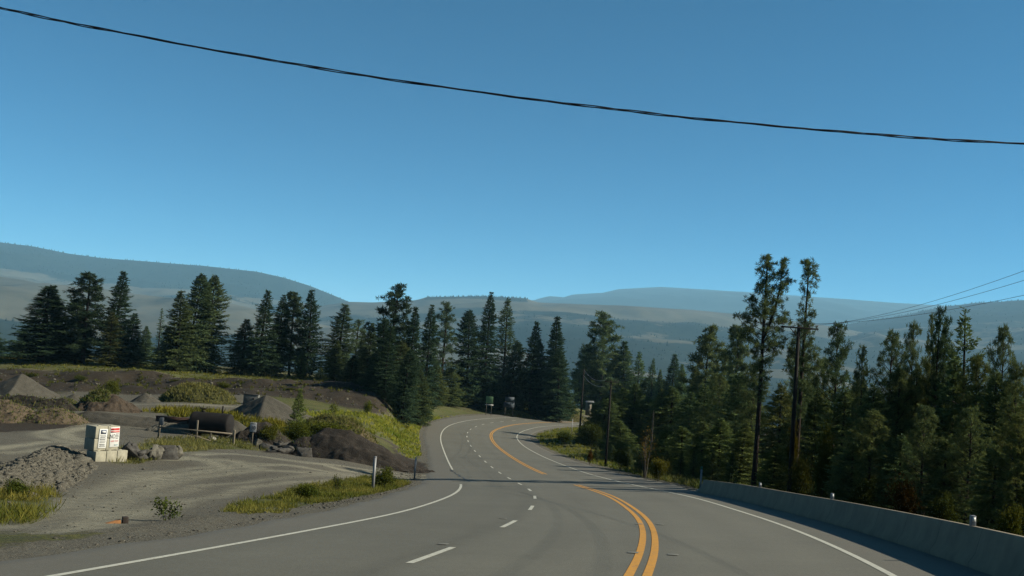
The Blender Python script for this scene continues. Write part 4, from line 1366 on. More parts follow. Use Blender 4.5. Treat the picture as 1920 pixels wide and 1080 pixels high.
mound('earth_mound', 'big dark earth pile dumped at the driveway mouth', 672, 868, 80, 5.6, 2.6, 2.35, DARKD, (-.40, .1), .9, (.16, 0), -.16, .14, lambda u, w, z: .0 * z, 0, .3, 16, rough=.3)
mound('earth_mound', 'low tail of dark earth reaching the road shoulder', 768, 884, 78.5, 2.0, 1.1, .6, DARKD, (-.3, 0), .9, (.3, 0), -.2, .25, seed=17)
mound('earth_mound', 'dark earth bank left of the big dark pile', 585, 856, 80, 2.6, 1.5, 1.5, DARKD, (.1, 0), .7, (.3, 0), 0, .14, lambda u, w, z: .2 + 0 * z, 150, .3, 18)
_tb = ground_at(1042, 772, 236)
mound('earth_mound', 'tan weedy bank behind the far bend of the road', 0, 0, 0, 9.5, 5, 2.2, TAND, (-.1, .1), .7, (.3, 0), .1, .2, lambda u, w, z: .62 + 0 * z, 2600, .5, 19, ground=_tb)
mound('grassy_mound', 'bright green grassy rise beside the grey double board', 0, 0, 0, 4.5, 2.2, 1.2, TAND, (0, 0), .7, (.3, 0), 0, .15, lambda u, w, z: 1 + 0 * z, 1600, .5, 20, 'mound', ground=ground_at(965, 770, 222), gtint=.45)


def stone(c, r, rr, flat=.75, n=1):
    """an angular stone: a convex hull of random points"""
    import bmesh
    bm = bmesh.new()
    pts = rr.uniform(-1, 1, (11, 3)); pts = np.where(np.abs(pts).max(1)[:, None] > .2, pts / np.abs(pts).max(1)[:, None], pts) * rr.uniform(.8, 1.05, (11, 1))
    pts = (pts * .55 + unit(pts) * .45) * np.asarray(r)
    pts[:, 2] *= flat
    for p in pts:
        bm.verts.new(p + c)
    bmesh.ops.convex_hull(bm, input=bm.verts)
    bm.verts.ensure_lookup_table(); bm.verts.index_update()
    used = [v for v in bm.verts if v.link_faces]
    ix = {v: i for i, v in enumerate(used)}
    V = np.array([v.co[:] for v in used]); Fc = np.array([[ix[v] for v in f.verts] for f in bm.faces if len(f.verts) == 3])
    bm.free()
    return V, Fc


def jagged(size, rr, flat):
    """a broken boulder: overlapping angular lumps merged into one mesh"""
    size = np.asarray(size, float); V, f = stone(np.zeros(3), size, rr, flat); Vs, fs, n = [V], [f], len(V)
    for _ in range(5):
        d = unit(rr.normal(size=3)); d[2] = abs(d[2]) * .6
        v, g = stone(d * size * rr.uniform(.35, .7), size * rr.uniform(.3, .55, 3), rr, flat)
        Vs.append(v); fs.append(g + n); n += len(v)
    return np.concatenate(Vs), np.concatenate(fs)


_sl = [stone(np.zeros(3), (1, .8, .8), np.random.default_rng(k)) for k in range(14)]


def make_riprap():
    """long heap of crushed rock beside the block stack"""
    a = hit(172, 862); b = hit(92, 925); d = b - a; d[2] = 0
    L = np.linalg.norm(d); ang = math.atan2(d[1], d[0])
    c = (a + b) / 2
    SIDE = 1 if -math.sin(ang) < 0 else -1               # crest towards the far-left flank
    o = mound('rubble_heap', 'long heap of crushed rock sloping down beside the concrete blocks', 0, 0, 0, L * .68, 1.9, .58, RIPRAP, (-.1, SIDE * .3), .95, (.6, 0), ang, .12, seed=30, ground=c + np.array([-1.9, .9, 0]), cat='rubble heap')
    rr = np.random.default_rng(12)
    me = o.data
    V = np.empty(len(me.vertices) * 3, np.float32); me.vertices.foreach_get('co', V); V = V.reshape(-1, 3)
    q = np.array([p.vertices[:] for p in me.polygons])
    mb = MB()
    k = rr.integers(0, len(q), 7500); w = rr.dirichlet([1, 1, 1, 1], len(k)); pp = (V[q[k]] * w[..., None]).sum(1)
    for p in pp:
        sv, sf = _sl[rr.integers(0, 14)]
        th = rr.uniform(0, 6.28); s = .062 * rr.lognormal(0, .55); cth, sth = math.cos(th), math.sin(th)
        Rm = np.array([[cth, -sth, 0], [sth, cth, 0], [0, 0, 1]])
        mb.add((sv * s) @ Rm.T + p, sf)
    obj('stones', mb.mesh('stones'), RIPRAP, o, kind='stuff')


make_riprap()


def boulder(label, px, py, Y, size, seed, mat=None, flat=.8, rotz=0.0, lift=.25, group='boulders and rubble blocks by the gate'):
    rr = np.random.default_rng(seed)
    V, f = jagged(size, rr, flat)
    b = P(px, py, Y); b[2] = G(b[0], b[1]) + size[2] * lift
    o = obj('boulder', mesh_from('boulder', V, [f]), mat or ROCK, loc=b)
    o.rotation_euler[2] = rotz
    bv = o.modifiers.new('bevel', 'BEVEL'); bv.width = .02; bv.segments = 1
    tag(o, label, 'boulder', group)
    return o


for k, (lab, px, py, Y, sz, m) in enumerate([
    ('dark boulder with pale cap right of the speed sign', 527, 824, 83, (.75, .6, .62), ROCK),
    ('pale fractured boulder topping the rubble row', 555, 820, 83.5, (.75, .6, .7), ROCKP),
    ('pale leaning slab under the topmost fractured boulder', 560, 836, 81, (.7, .5, .45), ROCKP),
    ('dark block left in the front rubble row', 502, 846, 79, (.85, .6, .6), ROCK),
    ('dark block in the middle of the front rubble row', 538, 846, 79, (.7, .6, .62), ROCK),
    ('dark flat block lying before the front rubble row', 520, 853, 77.5, (1.3, .5, .4), ROCK),
    ('squared dark rock at the right end of the rubble row', 572, 852, 78, (.8, .7, .85), ROCK),
    ('pale jagged rock below the speed sign', 481, 833, 81, (.42, .4, .7), ROCKP),
    ('low pale slab left of the speed sign post', 462, 833, 80.5, (.6, .4, .22), ROCKP),
    ('grey rock beside the fractured boulder', 541, 812, 85, (.55, .5, .5), ROCK),
    ('white flat stone behind the gate rail', 396, 826, 82, (.95, .4, .22), simple('white_stone', (.42, .40, .34), .25, 4, .9, .3)),
]):
    boulder(lab, px, py, Y, sz, 50 + k, m, rotz=k * .8)

# ------------------------------------------------------------------ concrete block stack with its signs
CONC = simple('block_concrete', (.52, .485, .365), .22, 3.5, .9, .4, .2)
CONCD = simple('barrier_concrete', (.235, .225, .195), .25, 2.0, .9, .3, .2)
LIGHTW = simple('weathered_timber', (.26, .22, .16), .3, 5, .85, .3, .2)
WHITEP = simple('white_plastic', (.30, .305, .31), .1, 8, .5, 0, .4)
GALV = simple('galvanised_steel', (.36, .37, .37), .15, 9, .5, 0, .5, metal=.3)
SIGNW = simple('sign_white', (.98, .98, .90), .06, 5, .5, 0, .4)
SIGNBLK = simple('sign_black', (.03, .03, .03), .1, 5, .5, 0, .3)
SIGNRED = simple('sign_red', (.85, .07, .06), .15, 9, .5, 0, .3)
SIGNBLUE = simple('sign_blue', (.03, .07, .18), .15, 9, .5, 0, .3)
POLEW = simple('pole_wood', (.03, .026, .022), .4, 3, .9, .3, .1)
RUST = simple('rusted_steel', (.016, .013, .011), .5, 2.5, .85, .3, .2)

# block frame: u along the signed face (towards right), n the outward face normal
_bo = P(207, 858, 56.0); _bo[2] = G(_bo[0], _bo[1])
_bn = np.array([.82, -.572, 0.0]); _bu = np.array([.572, .82, 0.0])
BROT = np.stack([_bu, -_bn, np.array([0, 0, 1.0])], 1)          # columns: local x = u, y = into the wall, z up
BANG = math.atan2(_bu[1], _bu[0])


def block(label, u, d, z, lu, ld, lh, mat=CONC, rot=0.0):
    mb = MB(); mb.box((-lu / 2, -ld / 2, 0), (lu / 2, ld / 2, lh - .0))
    mb.box((-.1, -ld / 4, lh - .02), (.1, -ld / 4 + .1, lh + .045))          # lifting lug
    w = _bo + BROT @ np.array([u, d, z])
    o = mb.build('concrete_block', mat, None, w, bevel=.035)
    o.rotation_euler[2] = BANG + rot
    return tag(o, label, 'concrete block', 'stacked concrete blocks at the lot entrance')


bh = .66
for k, lab in enumerate(('cream concrete block at left end of the bottom row', 'cream concrete block in the middle of the bottom row', 'cream concrete block at right end of the bottom row')):
    block(lab, -.66 + .67 * k, .35, -.08, .645, .9, bh)
zb = bh - .08
block('grey concrete block lower left in the sign stack', -.62, .62, zb + .02, .74, .95, bh)
block('grey concrete block lower right in the sign stack', .14, .62, zb + .02, .74, .95, bh)
block('grey concrete block upper left in the sign stack', -.60, .63, zb + bh + .04, .74, .95, bh, rot=.02)
block('grey concrete block upper right in the sign stack', .16, .61, zb + bh + .04, .74, .95, bh, rot=-.015)


def text_mesh(body, size, name):
    cu = bpy.data.curves.new(name, 'FONT'); cu.body = body; cu.size = size; cu.extrude = .002
    cu.align_x = 'CENTER'; cu.align_y = 'CENTER'
    tmp = bpy.data.objects.new('tmp_text', cu); COL.objects.link(tmp)
    dg = bpy.context.evaluated_depsgraph_get()
    me = bpy.data.meshes.new_from_object(tmp.evaluated_get(dg))
    bpy.data.objects.remove(tmp)
    me.name = name; me.materials.clear()
    return me


def sign_board(name, label, org, ang, w, h, mat, tilt=0.0, group=None, cat='sign', thick=.02):
    """Empty at the board's lower centre; local x right along the face, -y towards the viewer of the face"""
    t = thing(name, label, cat, org, ang, group)
    t.rotation_euler[1] = tilt
    mb = MB(); mb.box((-w / 2, 0, 0), (w / 2, thick, h))
    mb.build('board', mat, t, bevel=.004)
    return t


def bars(t, name, mat, rects, y=-.004):
    mb = MB()
    for x0, z0, x1, z1 in rects:
        mb.box((x0, y, z0), (x1, 0.001, z1))
    return mb.build(name, mat, t)


def letters(t, body, size, x, z, mat, sx=1.0):
    o = obj('lettering', text_mesh(body, size, 'lettering'), mat, t, (x, -.006, z))
    o.rotation_euler = (R(90), 0, 0); o.scale = (sx, 1, 1)
    return o


def on_wall(u, z, out=.03):
    return _bo + BROT @ np.array([u, .145 - out, z])


rr_ = np.random.default_rng(2)
s1 = sign_board('notice_sign', 'tall white notice with a blue emblem on the left of the block stack', on_wall(-.52, zb + .16), BANG, .50, 1.06, SIGNW, .03, 'notices fixed to the block stack')
bars(s1, 'emblem', SIGNBLUE, [(-.17, .78, .17, 1.0)])
bars(s1, 'emblem_field', SIGNW, [(-.10, .84, .13, .95)], -.006)
bars(s1, 'text_lines', SIGNBLK, [(-.2 + rr_.uniform(0, .05), z, .2 - rr_.uniform(0, .08), z + .026) for z in (.70, .62, .575, .50, .455, .38, .31, .20, .155, .09)])
s2 = sign_board('notice_sign', 'white and red notice reading NO and KEEP OUT on the block stack', on_wall(.24, zb + .20), BANG, .58, 1.10, SIGNW, -.03, 'notices fixed to the block stack')
bars(s2, 'header', SIGNRED, [(-.27, .93, .27, 1.05), (-.27, .80, .27, .90)])
bars(s2, 'header_lines', SIGNW, [(-.2, .85, .22, .865)], -.006)
letters(s2, 'NO', .34, -.125, .58, SIGNBLK, .62)
bars(s2, 'text_lines', SIGNBLK, [(.06, .70, .25, .735), (.06, .62, .24, .655), (.06, .54, .25, .575), (.06, .46, .22, .495)])
letters(s2, 'KEEP OUT', .115, 0, .32, SIGNRED, .9)
bars(s2, 'footer', simple('sign_teal', (.25, .42, .42), .1, 6, .5, 0), [(-.02, .08, .22, .13)])

# rough rocks carrying on the bottom row
for k, (lab, u, d, sz, m) in enumerate([('big streaked dark rock right of the cream blocks', 1.75, .45, (1.05, .8, .95), ROCK), ('small cream rock between the streaked rock and the slab pile', 2.65, .2, (.45, .4, .55), ROCKP),
                                        ('grey striped rock further along the block row', 3.2, .45, (.85, .6, .8), ROCKP), ('dark slab leaning at the end of the block row', 4.0, .45, (.9, .6, .75), ROCK),
                                        ('pale end stone of the block row', 4.75, .35, (.35, .35, .75), ROCKP)]):
    rr = np.random.default_rng(90 + k)
    V, f = jagged(np.array(sz) * .85, rr, .9)
    w = _bo + BROT @ np.array([u, d, 0]); w[2] = G(w[0], w[1]) + sz[2] * .45
    o = obj('boulder', mesh_from('boulder', V, [f]), m, loc=w); o.rotation_euler[2] = BANG
    bv = o.modifiers.new('bevel', 'BEVEL'); bv.width = .02; bv.segments = 1
    tag(o, lab, 'boulder', 'rocks continuing the block row')

# ------------------------------------------------------------------ gate, tank, speed sign, debris
def ground_px(px, Y):
    q = P(px, 800, Y); q[2] = G(q[0], q[1]); return q


def make_gate():
    a, b = P(296, 832, 79), P(437, 834, 79)
    for p in (a, b):
        p[2] = G(p[0], p[1])
    t = thing('gate', 'pale timber rail gate standing shut across the track before the dark tank', 'gate', a)
    d = b - a; L = np.hypot(d[0], d[1]); e = np.array([d[0] / L, d[1] / L, 0]); hz = lambda q: d[2] * q
    def post(q, h0, h1, r):
        mb = MB(); c = e * L * q + [0, 0, hz(q)]
        mb.box((c[0] - r, c[1] - r, c[2] + h0), (c[0] + r, c[1] + r, c[2] + h1)); mb.build('post', LIGHTW, t, bevel=.012)
    post(0, -.1, 1.55, .07); post(.50, -.1, 1.65, .07); post(1.0, -.1, 1.15, .085)
    post(.69, .1, .78, .04); post(.965, .05, .75, .035)
    def rail(q0, z0, q1, z1, r, off):
        mb = MB(); mb.tube(np.array([e * L * q0 + [0, 0, hz(q0) + z0], e * L * q1 + [0, 0, hz(q1) + z1]]) + off, r, 8); mb.build('rail', LIGHTW, t, shade=True)
    off = np.array([e[1], -e[0], 0]) * .1
    rail(0, .86, .98, .84, .06, off); rail(.30, .66, .72, .14, .04, off * 1.6); rail(.72, .14, .97, .12, .03, off * 1.6)
    s = sign_board('notice_sign', 'small weathered grey board on the left gate post', a + e * .16 + [0, 0, 1.02] + off, math.atan2(e[1], e[0]), .34, .62, simple('grey_board', (.24, .25, .26), .2, 6, .7, 0))
    bars(s, 'edge_strip', SIGNBLK, [(-.17, 0, -.13, .62)])


make_gate()


def make_tank():
    c = ground_px(396, 84)
    t = thing('tank', 'large dark rusted cylindrical tank lying behind the gate', 'tank', c, -.06)
    L, r = 3.6, .93
    x = np.concatenate([[-L / 2], -L / 2 + .28 * (1 - np.cos(np.linspace(.2, math.pi / 2, 6))), np.linspace(-L / 2 + .4, L / 2 - .4, 8), (L / 2 - .28 * (1 - np.cos(np.linspace(.2, math.pi / 2, 6))))[::-1], [L / 2]])
    q = np.concatenate([[.02], np.sin(np.linspace(.2, math.pi / 2, 6)), np.ones(8), np.sin(np.linspace(.2, math.pi / 2, 6))[::-1], [.02]]) * r
    mb = MB(); mb.tube(np.stack([x, 0 * x, 0 * x + r + .12], 1), q, 32); mb.build('shell', RUST, t, shade=True)
    for xx in (-1.0, 0, 1.0):
        mb = MB(); mb.tube([[xx - .02, 0, r + .12], [xx + .02, 0, r + .12]], r + .012, 32, False); mb.build('band', RUST, t)
    for xx in (-1.1, 1.1):
        mb = MB(); mb.box((xx - .15, -.7, -.1), (xx + .15, .7, .35)); mb.build('cradle', RUST, t, bevel=.02)
    mb = MB(); mb.tube([[.85, 0, 1.85], [.85, 0, 2.6]], .06, 10); mb.build('vent_pipe', RUST, t)
    mb = MB(); mb.tube([[-.9, 0, 1.9], [-.9, 0, 2.15], [-.55, .02, 2.25], [-1.1, .02, 2.3]], .05, 8); mb.tube([[-.75, 0, 1.86], [-.75, 0, 2.1]], .14, 12); mb.build('valve', RUST, t)


make_tank()
c = ground_px(326, 85)
t = thing('steel_beam', 'rusty steel beam lying on rubble left of the tank', 'beam', c + np.array([0, 0, .75]), -.05)
mb = MB(); mb.box((-1.6, -.18, 0), (1.6, .18, .05)); mb.box((-1.6, -.04, .05), (1.6, .04, .42)); mb.box((-1.6, -.18, .42), (1.6, .18, .47)); mb.build('beam', simple('rust_red', (.075, .04, .03), .4, 4, .85, .2), t)
mound('rubble_heap', 'dark rubble heap under the rusty beam', 322, 826, 85, 2.4, 1.2, .95, RIPRAP, (.1, 0), .8, (.4, 0), 0, .25, seed=41, cat='rubble heap', ground=c)


def speed_sign():
    c = ground_px(475, 80.5)
    zc = P(475, 810, 80.5)[2]; zt = P(475, 792, 80.5)[2]
    t = thing('speed_sign', 'white speed limit sign reading 30 among the boulders', 'speed sign', c, .12)
    h = zt - zc; w = .52; z0 = zc - c[2]
    mb = MB(); mb.box((-w / 2, -.03, z0), (w / 2, -.012, z0 + h)); mb.build('board', simple('sign_dull_white', (.5, .51, .52), .08, 5, .5, 0), t, bevel=.01)
    mb = MB(); mb.box((-.045, -.012, -.1), (.045, .06, z0 + h * .95)); mb.build('post', LIGHTW, t)
    o = obj('lettering', text_mesh('30', .42, 'lettering'), SIGNBLK, t, (0, -.036, z0 + .33)); o.rotation_euler = (R(90), 0, 0)
    mb = MB(); mb.box((-.19, -.036, z0 + h - .13), (.19, -.029, z0 + h - .08)); mb.build('text_line', SIGNBLK, t)


speed_sign()


def bin_box():
    c = ground_px(467, 119)
    t = thing('concrete_bin', 'grey open concrete bin half hidden behind the gravel pile', 'bin', c, .1)
    mb = MB(); w, d, h, k = .85, .7, 1.15, .08
    mb.box((-w, -d, 0), (w, -d + k, h)); mb.box((-w, d - k, 0), (w, d, h)); mb.box((-w, -d + k, 0), (-w + k, d - k, h)); mb.box((w - k, -d + k, 0), (w, d - k, h)); mb.box((-w + k, -d + k, 0), (w - k, d - k, .1))
    mb.build('walls', simple('bin_concrete', (.16, .165, .155), .3, 4, .9, .3), t, bevel=.015)
    mb = MB(); mb.box((-w - .04, -d - .04, h + .003), (w + .04, -d + .1, h + .07)); mb.build('lip', RUST, t)
    mb = MB(); mb.box((.25, -d - .05, h * .55), (.4, -d - .004, h * .72)); mb.build('hook', RUST, t)


bin_box()


def buildings():
    c = ground_px(15, 262)
    zt = P(15, 661, 262)[2] - c[2]
    t = thing('shed', 'small white gabled shed beyond the left end of the terrace', 'shed', c, .2)
    W = simple('white_siding', (.62, .60, .56), .08, 8, .8, 0)
    mb = MB(); w, d, h = 1.9, 3, zt - 1.5
    mb.add([[-w, -d, 0], [w, -d, 0], [w, -d, h], [0, -d, zt], [-w, -d, h], [-w, d, 0], [w, d, 0], [w, d, h], [0, d, zt], [-w, d, h]], [[0, 1, 2, 3], [5, 8, 7, 6], [0, 5, 6, 1], [1, 6, 7, 2], [0, 4, 9, 5]], [[0, 3, 4], [5, 9, 8]])
    mb.build('wall', W, t)
    mb = MB()
    for sx in (-1, 1):
        mb.add([[0, -d - .2, zt + .02], [sx * (w + .3), -d - .2, h - .2], [sx * (w + .3), d + .2, h - .2], [0, d + .2, zt + .02], [0, -d - .2, zt + .14], [sx * (w + .3), -d - .2, h - .08], [sx * (w + .3), d + .2, h - .08], [0, d + .2, zt + .14]], [[0, 1, 2, 3], [4, 7, 6, 5], [0, 4, 5, 1], [1, 5, 6, 2], [2, 6, 7, 3]])
    mb.build('roof', simple('shed_roof', (.12, .12, .125), .2, 5, .7, 0), t)
    c = P(1104, 755, 262); c[2] = P(1104, 757, 262)[2]
    t = thing('cabin', 'small beige cabin far behind the tan bank at the end of the road', 'cabin', c, .15)
    mb = MB(); mb.box((-.6, -.8, -3), (.6, .8, .45)); mb.build('wall', simple('cabin_wall', (.22, .19, .13), .12, 6, .85, 0), t)
    mb = MB()
    mb.add([[-.8, -1.0, .42], [1.3, -1.0, .42], [1.3, 0, .8], [-.8, 0, .8], [-.8, 1.0, .42], [1.3, 1.0, .42]], [[0, 1, 2, 3], [3, 2, 5, 4]], [[0, 3, 4], [1, 5, 2]]); mb.build('roof', simple('cabin_roof', (.16, .17, .165), .1, 5, .6, 0), t)
    mb = MB(); mb.box((-.25, -.83, -1.2), (.25, -.79, .2)); mb.build('door', simple('cabin_door', (.06, .07, .06), .1, 5, .6, 0), t)


buildings()


def road_signs():
    # green board near the bend
    c = ground_px(914, 213); z = lambda y: P(914, y, 213)[2] - c[2]
    t = thing('road_sign', 'pale green board on a post at the far bend of the road', 'road sign', c, -.05)
    mb = MB(); mb.box((-.76, -.04, z(756)), (.76, 0, z(743))); mb.build('board', simple('pale_green', (.20, .36, .15), .08, 4, .6, 0), t, bevel=.02)
    mb = MB(); mb.box((-.85, -.04, z(759.5)), (.9, 0, z(758.2))); mb.build('lower_plate', SIGNW, t)
    for x in (-.55, .55):
        mb = MB(); mb.box((x - .05, .004, -.2), (x + .05, .1, z(745))); mb.build('post', LIGHTW, t)
    # double board
    c = ground_px(952, 219); z = lambda y: P(952, y, 219)[2] - c[2]
    t = thing('billboard', 'weathered blue-grey double board beside the green board', 'sign', c, .03)
    gb = simple('blue_grey_board', (.085, .11, .125), .3, 4, .8, 0)
    mb = MB(); mb.box((-1.0, -.05, z(752.5)), (1.0, 0, z(744))); mb.build('upper_board', gb, t)
    mb = MB(); mb.box((-1.25, -.05, z(764)), (1.1, 0, z(754))); mb.build('lower_board', gb, t)
    bars(t, 'text_line', simple('faded_black', (.03, .04, .05), .2, 5, .8, 0), [(-.7, z(760.5), .55, z(757.5))], -.06)
    for x in (-.85, .85):
        mb = MB(); mb.box((x - .06, .004, -.3), (x + .06, .12, z(745))); mb.build('post', LIGHTW, t)
    # small grey sign seen from the back
    c = ground_px(785, 166); z = lambda y: P(785, y, 166)[2] - c[2]
    t = thing('road_sign', 'small grey sign seen from behind on a thin post by the outer verge', 'road sign', c, .35)
    mb = MB(); mb.box((.0, -.03, z(769)), (.75, 0, z(757))); mb.build('board', simple('sign_back', (.13, .15, .15), .15, 4, .6, 0), t)
    mb = MB(); mb.box((.0, .004, -.2), (.075, .07, z(756))); mb.build('post', GALV, t)


road_signs()


def post(label, px, py0, py1, Y, r, cap=None, mat=WHITEP):
    c = P(px, py0, Y); c[2] = G(c[0], c[1]); h = P(px, py1, Y)[2] - c[2]
    t = thing('marker_post', label, 'marker post', c, .3, 'roadside marker posts')
    mb = MB(); mb.tube([[0, 0, -.1], [0, 0, h]], r, 10); mb.build('post', mat, t, shade=False)
    mb = MB(); mb.tube([[0, 0, h + .001], [0, 0, h + (.04 if not cap else .16)]], r * 1.04, 10); mb.build('cap', cap or mat, t)


post('white marker post on the near verge of the lot', 699, 914, 857, 50, .075)
post('white marker post at the driveway mouth by the dark earth pile', 778, 884, 858, 66, .06)
post('white marker post with green tip at the barrier start', 1314, 905, 880, 56.5, .055, simple('green_tip', (.03, .22, .10), .1, 5, .5, 0))
post('thin grey marker post beside the road before the far pole', 1073, 797, 785, 178, .06, mat=GALV)


def barrier():
    s = np.linspace(-42, 38.6, 136); o = 9.62
    prof = np.array([[-.30, 0], [-.30, .08], [-.19, .26], [-.085, .70], [-.07, .72], [.07, .72], [.085, .70], [.19, .26], [.30, .08], [.30, 0]])
    V = []
    for a in s:
        k = smooth(38.6, 36.6, np.array(a)) * .8 + .2
        c = road_pt(a, o, -.02)
        th = float(at_s(a)[3]); nx, ny = math.cos(th), -math.sin(th)
        V.append(np.stack([c[0] + prof[:, 0] * nx, c[1] + prof[:, 0] * ny, c[2] + prof[:, 1] * (k if a > 37.8 else 1)], -1))
    V = np.array(V); n, m = V.shape[:2]
    t = thing('concrete_barrier', 'long low concrete road barrier along the right shoulder', 'barrier', V[-1].mean(0))
    org = V[-1].mean(0)
    mb = MB(); i = np.arange(n - 1)[:, None] * m + np.arange(m - 1)[None]
    mb.add(V.reshape(-1, 3) - org, np.stack([i, i + 1, i + m + 1, i + m], -1).reshape(-1, 4))
    for e, sg in ((0, 1), (n - 1, -1)):
        ids = e * m + np.arange(m); cen = V[e].mean(0) - org
        mb.add(np.concatenate([V[e] - org, [cen]]), np.stack([np.arange(m - 1), np.arange(1, m), np.full(m - 1, m)], -1))
    mt = NT('barrier_concrete_stained')
    n1 = mt.noise(1.2, 6, .65); n2 = mt.noise(30, 3, .7)
    col = mt.ramp(n1, [(.3, (.29, .24, .165)), (.55, (.38, .315, .215)), (.8, (.47, .39, .27))])
    st = mt.n('ShaderNodeMapping'); st.inputs['Scale'].default_value = (.9, .9, .2); mt.l(mt.coord(), st.inputs['Vector'])
    n3 = mt.noise(2.0, 5, .7, st.outputs[0])
    col = mt.mix(mt.ramp(n3, [(.48, (0, 0, 0)), (.75, (.4, .4, .4))]), col, (.2, .18, .14))
    mb.build('body', mt.finish(col, .9, mt.bump(n2, .3, .02), .2), t, shade=False)
    jb = MB()
    for a in np.arange(-40, 38, 2.5):                      # the joints between the castings
        c = road_pt(a, o, -.02) - org; th = float(at_s(a)[3]); nx, ny = math.cos(th), -math.sin(th)
        for w in (-.007, .007):
            jb.add(np.stack([c[0] + prof[:, 0] * 1.012 * nx + w * ny * -1, c[1] + prof[:, 0] * 1.012 * ny + w * nx, c[2] + prof[:, 1] * 1.002], -1), np.zeros((0, 4), int))
        k = jb.n - 20; ii = np.arange(9)
        jb.f.setdefault(4, []).append(np.stack([k + ii, k + ii + 1, k + 10 + ii + 1, k + 10 + ii], -1))
    jb.build('joint', simple('joint_dark', (.06, .055, .048), .2, 5, .9, 0), t)
    for px, py in ((1425, 912), (1560, 931), (1824, 985)):
        # find the top point that shows at px
        best = min(np.arange(-10, 38, .05), key=lambda a: abs(proj_x(road_pt(a, o, .70)) - px))
        c = road_pt(best, o, .695) - org
        mb = MB(); mb.box((c[0] - .045, c[1] - .045, c[2]), (c[0] + .045, c[1] + .045, c[2] + .20)); mb.build('reflector', WHITEP, t, bevel=.008)
        mb = MB(); mb.box((c[0] - .03, c[1] - .052, c[2] + .09), (c[0] + .03, c[1] - .047, c[2] + .17)); mb.build('reflector_face', SIGNW, t)


def proj_x(p):
    c, s = math.cos(PITCH), math.sin(PITCH)
    d = p[1] * c + p[2] * s; v = -p[1] * s + p[2] * c
    u, w = F * p[0] / d, -F * v / d
    return 960 + u * math.cos(ROLL) - w * math.sin(ROLL)


barrier()

# orange scrap, pebbles and litter at the lot's edge
c = hit(222, 984)
t = thing('timber_scrap', 'short bright orange timber offcut at the near edge of the lot', 'timber scrap', c, .5)
om = simple('orange_wood', (.50, .22, .07), .25, 12, .8, 0)
mb = MB(); mb.box((-.38, -.06, .0), (.06, .07, .11)); o = mb.build('plank', om, t, bevel=.01); o.rotation_euler[1] = -.25
mb = MB(); mb.box((.07, -.08, .0), (.20, .08, .18)); mb.build('block', simple('dark_wood', (.05, .035, .025), .3, 9, .9, 0), t, bevel=.01)


def loose_stones():
    rr = np.random.default_rng(77); mb = MB()
    N = 2600
    s = rr.uniform(-2, 60, N); o = ed_left(s) - rr.gamma(1.6, .55, N) - .05
    p = road_pt(s, o); z = gz(p[:, 0], p[:, 1])
    X2 = rr.uniform(-30, -5, 1500); Y2 = rr.uniform(16, 75, 1500)
    _, O2 = road_coords(X2, Y2); k = O2 < -6.5
    px = np.concatenate([p[:, 0], X2[k]]); py = np.concatenate([p[:, 1], Y2[k]]); pz = gz(px, py)
    s3 = rr.uniform(36, 110, 500); o3 = ed_right(s3) + rr.gamma(1.4, .4, 500); p3 = road_pt(s3, o3)
    xb = rr.uniform(-75, -14, 900); yb = rr.uniform(131, 149, 900)
    px = np.concatenate([px, p3[:, 0], xb]); py = np.concatenate([py, p3[:, 1], yb]); pz = gz(px, py)
    for a, b, c in zip(px, py, pz):
        sv, sf = _sl[rr.integers(0, 14)]; sc = (.022 if b < 128 else .085) * rr.lognormal(0, .55)
        mb.add(sv * sc + np.array([a, b, c + .005]), sf)
    tag(obj('loose_stones', mb.mesh('loose_stones'), RIPRAP, kind='stuff'), 'loose pebbles scattered along the road edges and lot', 'pebbles')


loose_stones()

# ------------------------------------------------------------------ utility poles and wires
def utility_pole(label, px, ybase_Y, ytop, r, arm, rotz, braces=True):
    px_top, Y = px, ybase_Y
    tip = P(px_top, ytop, Y); b = tip.copy(); b[2] = G(b[0], b[1]) - .3
    H = tip[2] - b[2]
    t = thing('utility_pole', label, 'utility pole', b, rotz, 'wooden utility poles')
    mb = MB(); mb.tube(np.array([[0, 0, 0], [0, 0, H * .5], [0, 0, H]]), [r * 1.25, r * 1.05, r * .8], 12); mb.build('pole', POLEW, t, shade=True)
    ends = []
    if arm:
        w = arm; zz = H - .12
        mb = MB(); mb.box((-w, -r * .8 - .10, zz - .045), (w, -r * .8 + .0, zz + .045)); mb.build('crossarm', POLEW, t, bevel=.01)
        for sx in (-1, 1):
            mb = MB(); mb.tube([[0, -r * .8 - .12, zz - .62], [sx * w * .55, -r * .8 - .12, zz - .05]], .022, 6); mb.build('brace', POLEW, t)
        for x in (-w * .93, w * .5, w * .93):
            mb = MB(); mb.tube([[x, -r * .8 - .05, zz + .047], [x, -r * .8 - .05, zz + .12], [x, -r * .8 - .05, zz + .14], [x, -r * .8 - .05, zz + .22]], [.02, .02, .05, .035], 8); mb.build('insulator', simple('porcelain', (.10, .09, .085), .1, 5, .4, 0), t)
            c, s = math.cos(rotz), math.sin(rotz); y = -r * .8 - .05
            ends.append(np.array([b[0] + x * c - y * s, b[1] + x * s + y * c, b[2] + zz + .22]))
    else:
        ends = [np.array([b[0], b[1], b[2] + H])]
    return ends


pa = utility_pole('near utility pole with crossarm and brace behind the barrier', 1498, 57.0, 611, .115, 1.1, .12)
pb = utility_pole('middle utility pole with crossarm at the edge of the verge', 1146, 103, 714, .11, .75, .25)
pc_ = utility_pole('far utility pole standing alone on the inner verge', 1095, 150, 692, .12, 0.0, .0)
WIREM = simple('wire', (.03, .03, .032), .2, 3, .6, 0, .3)


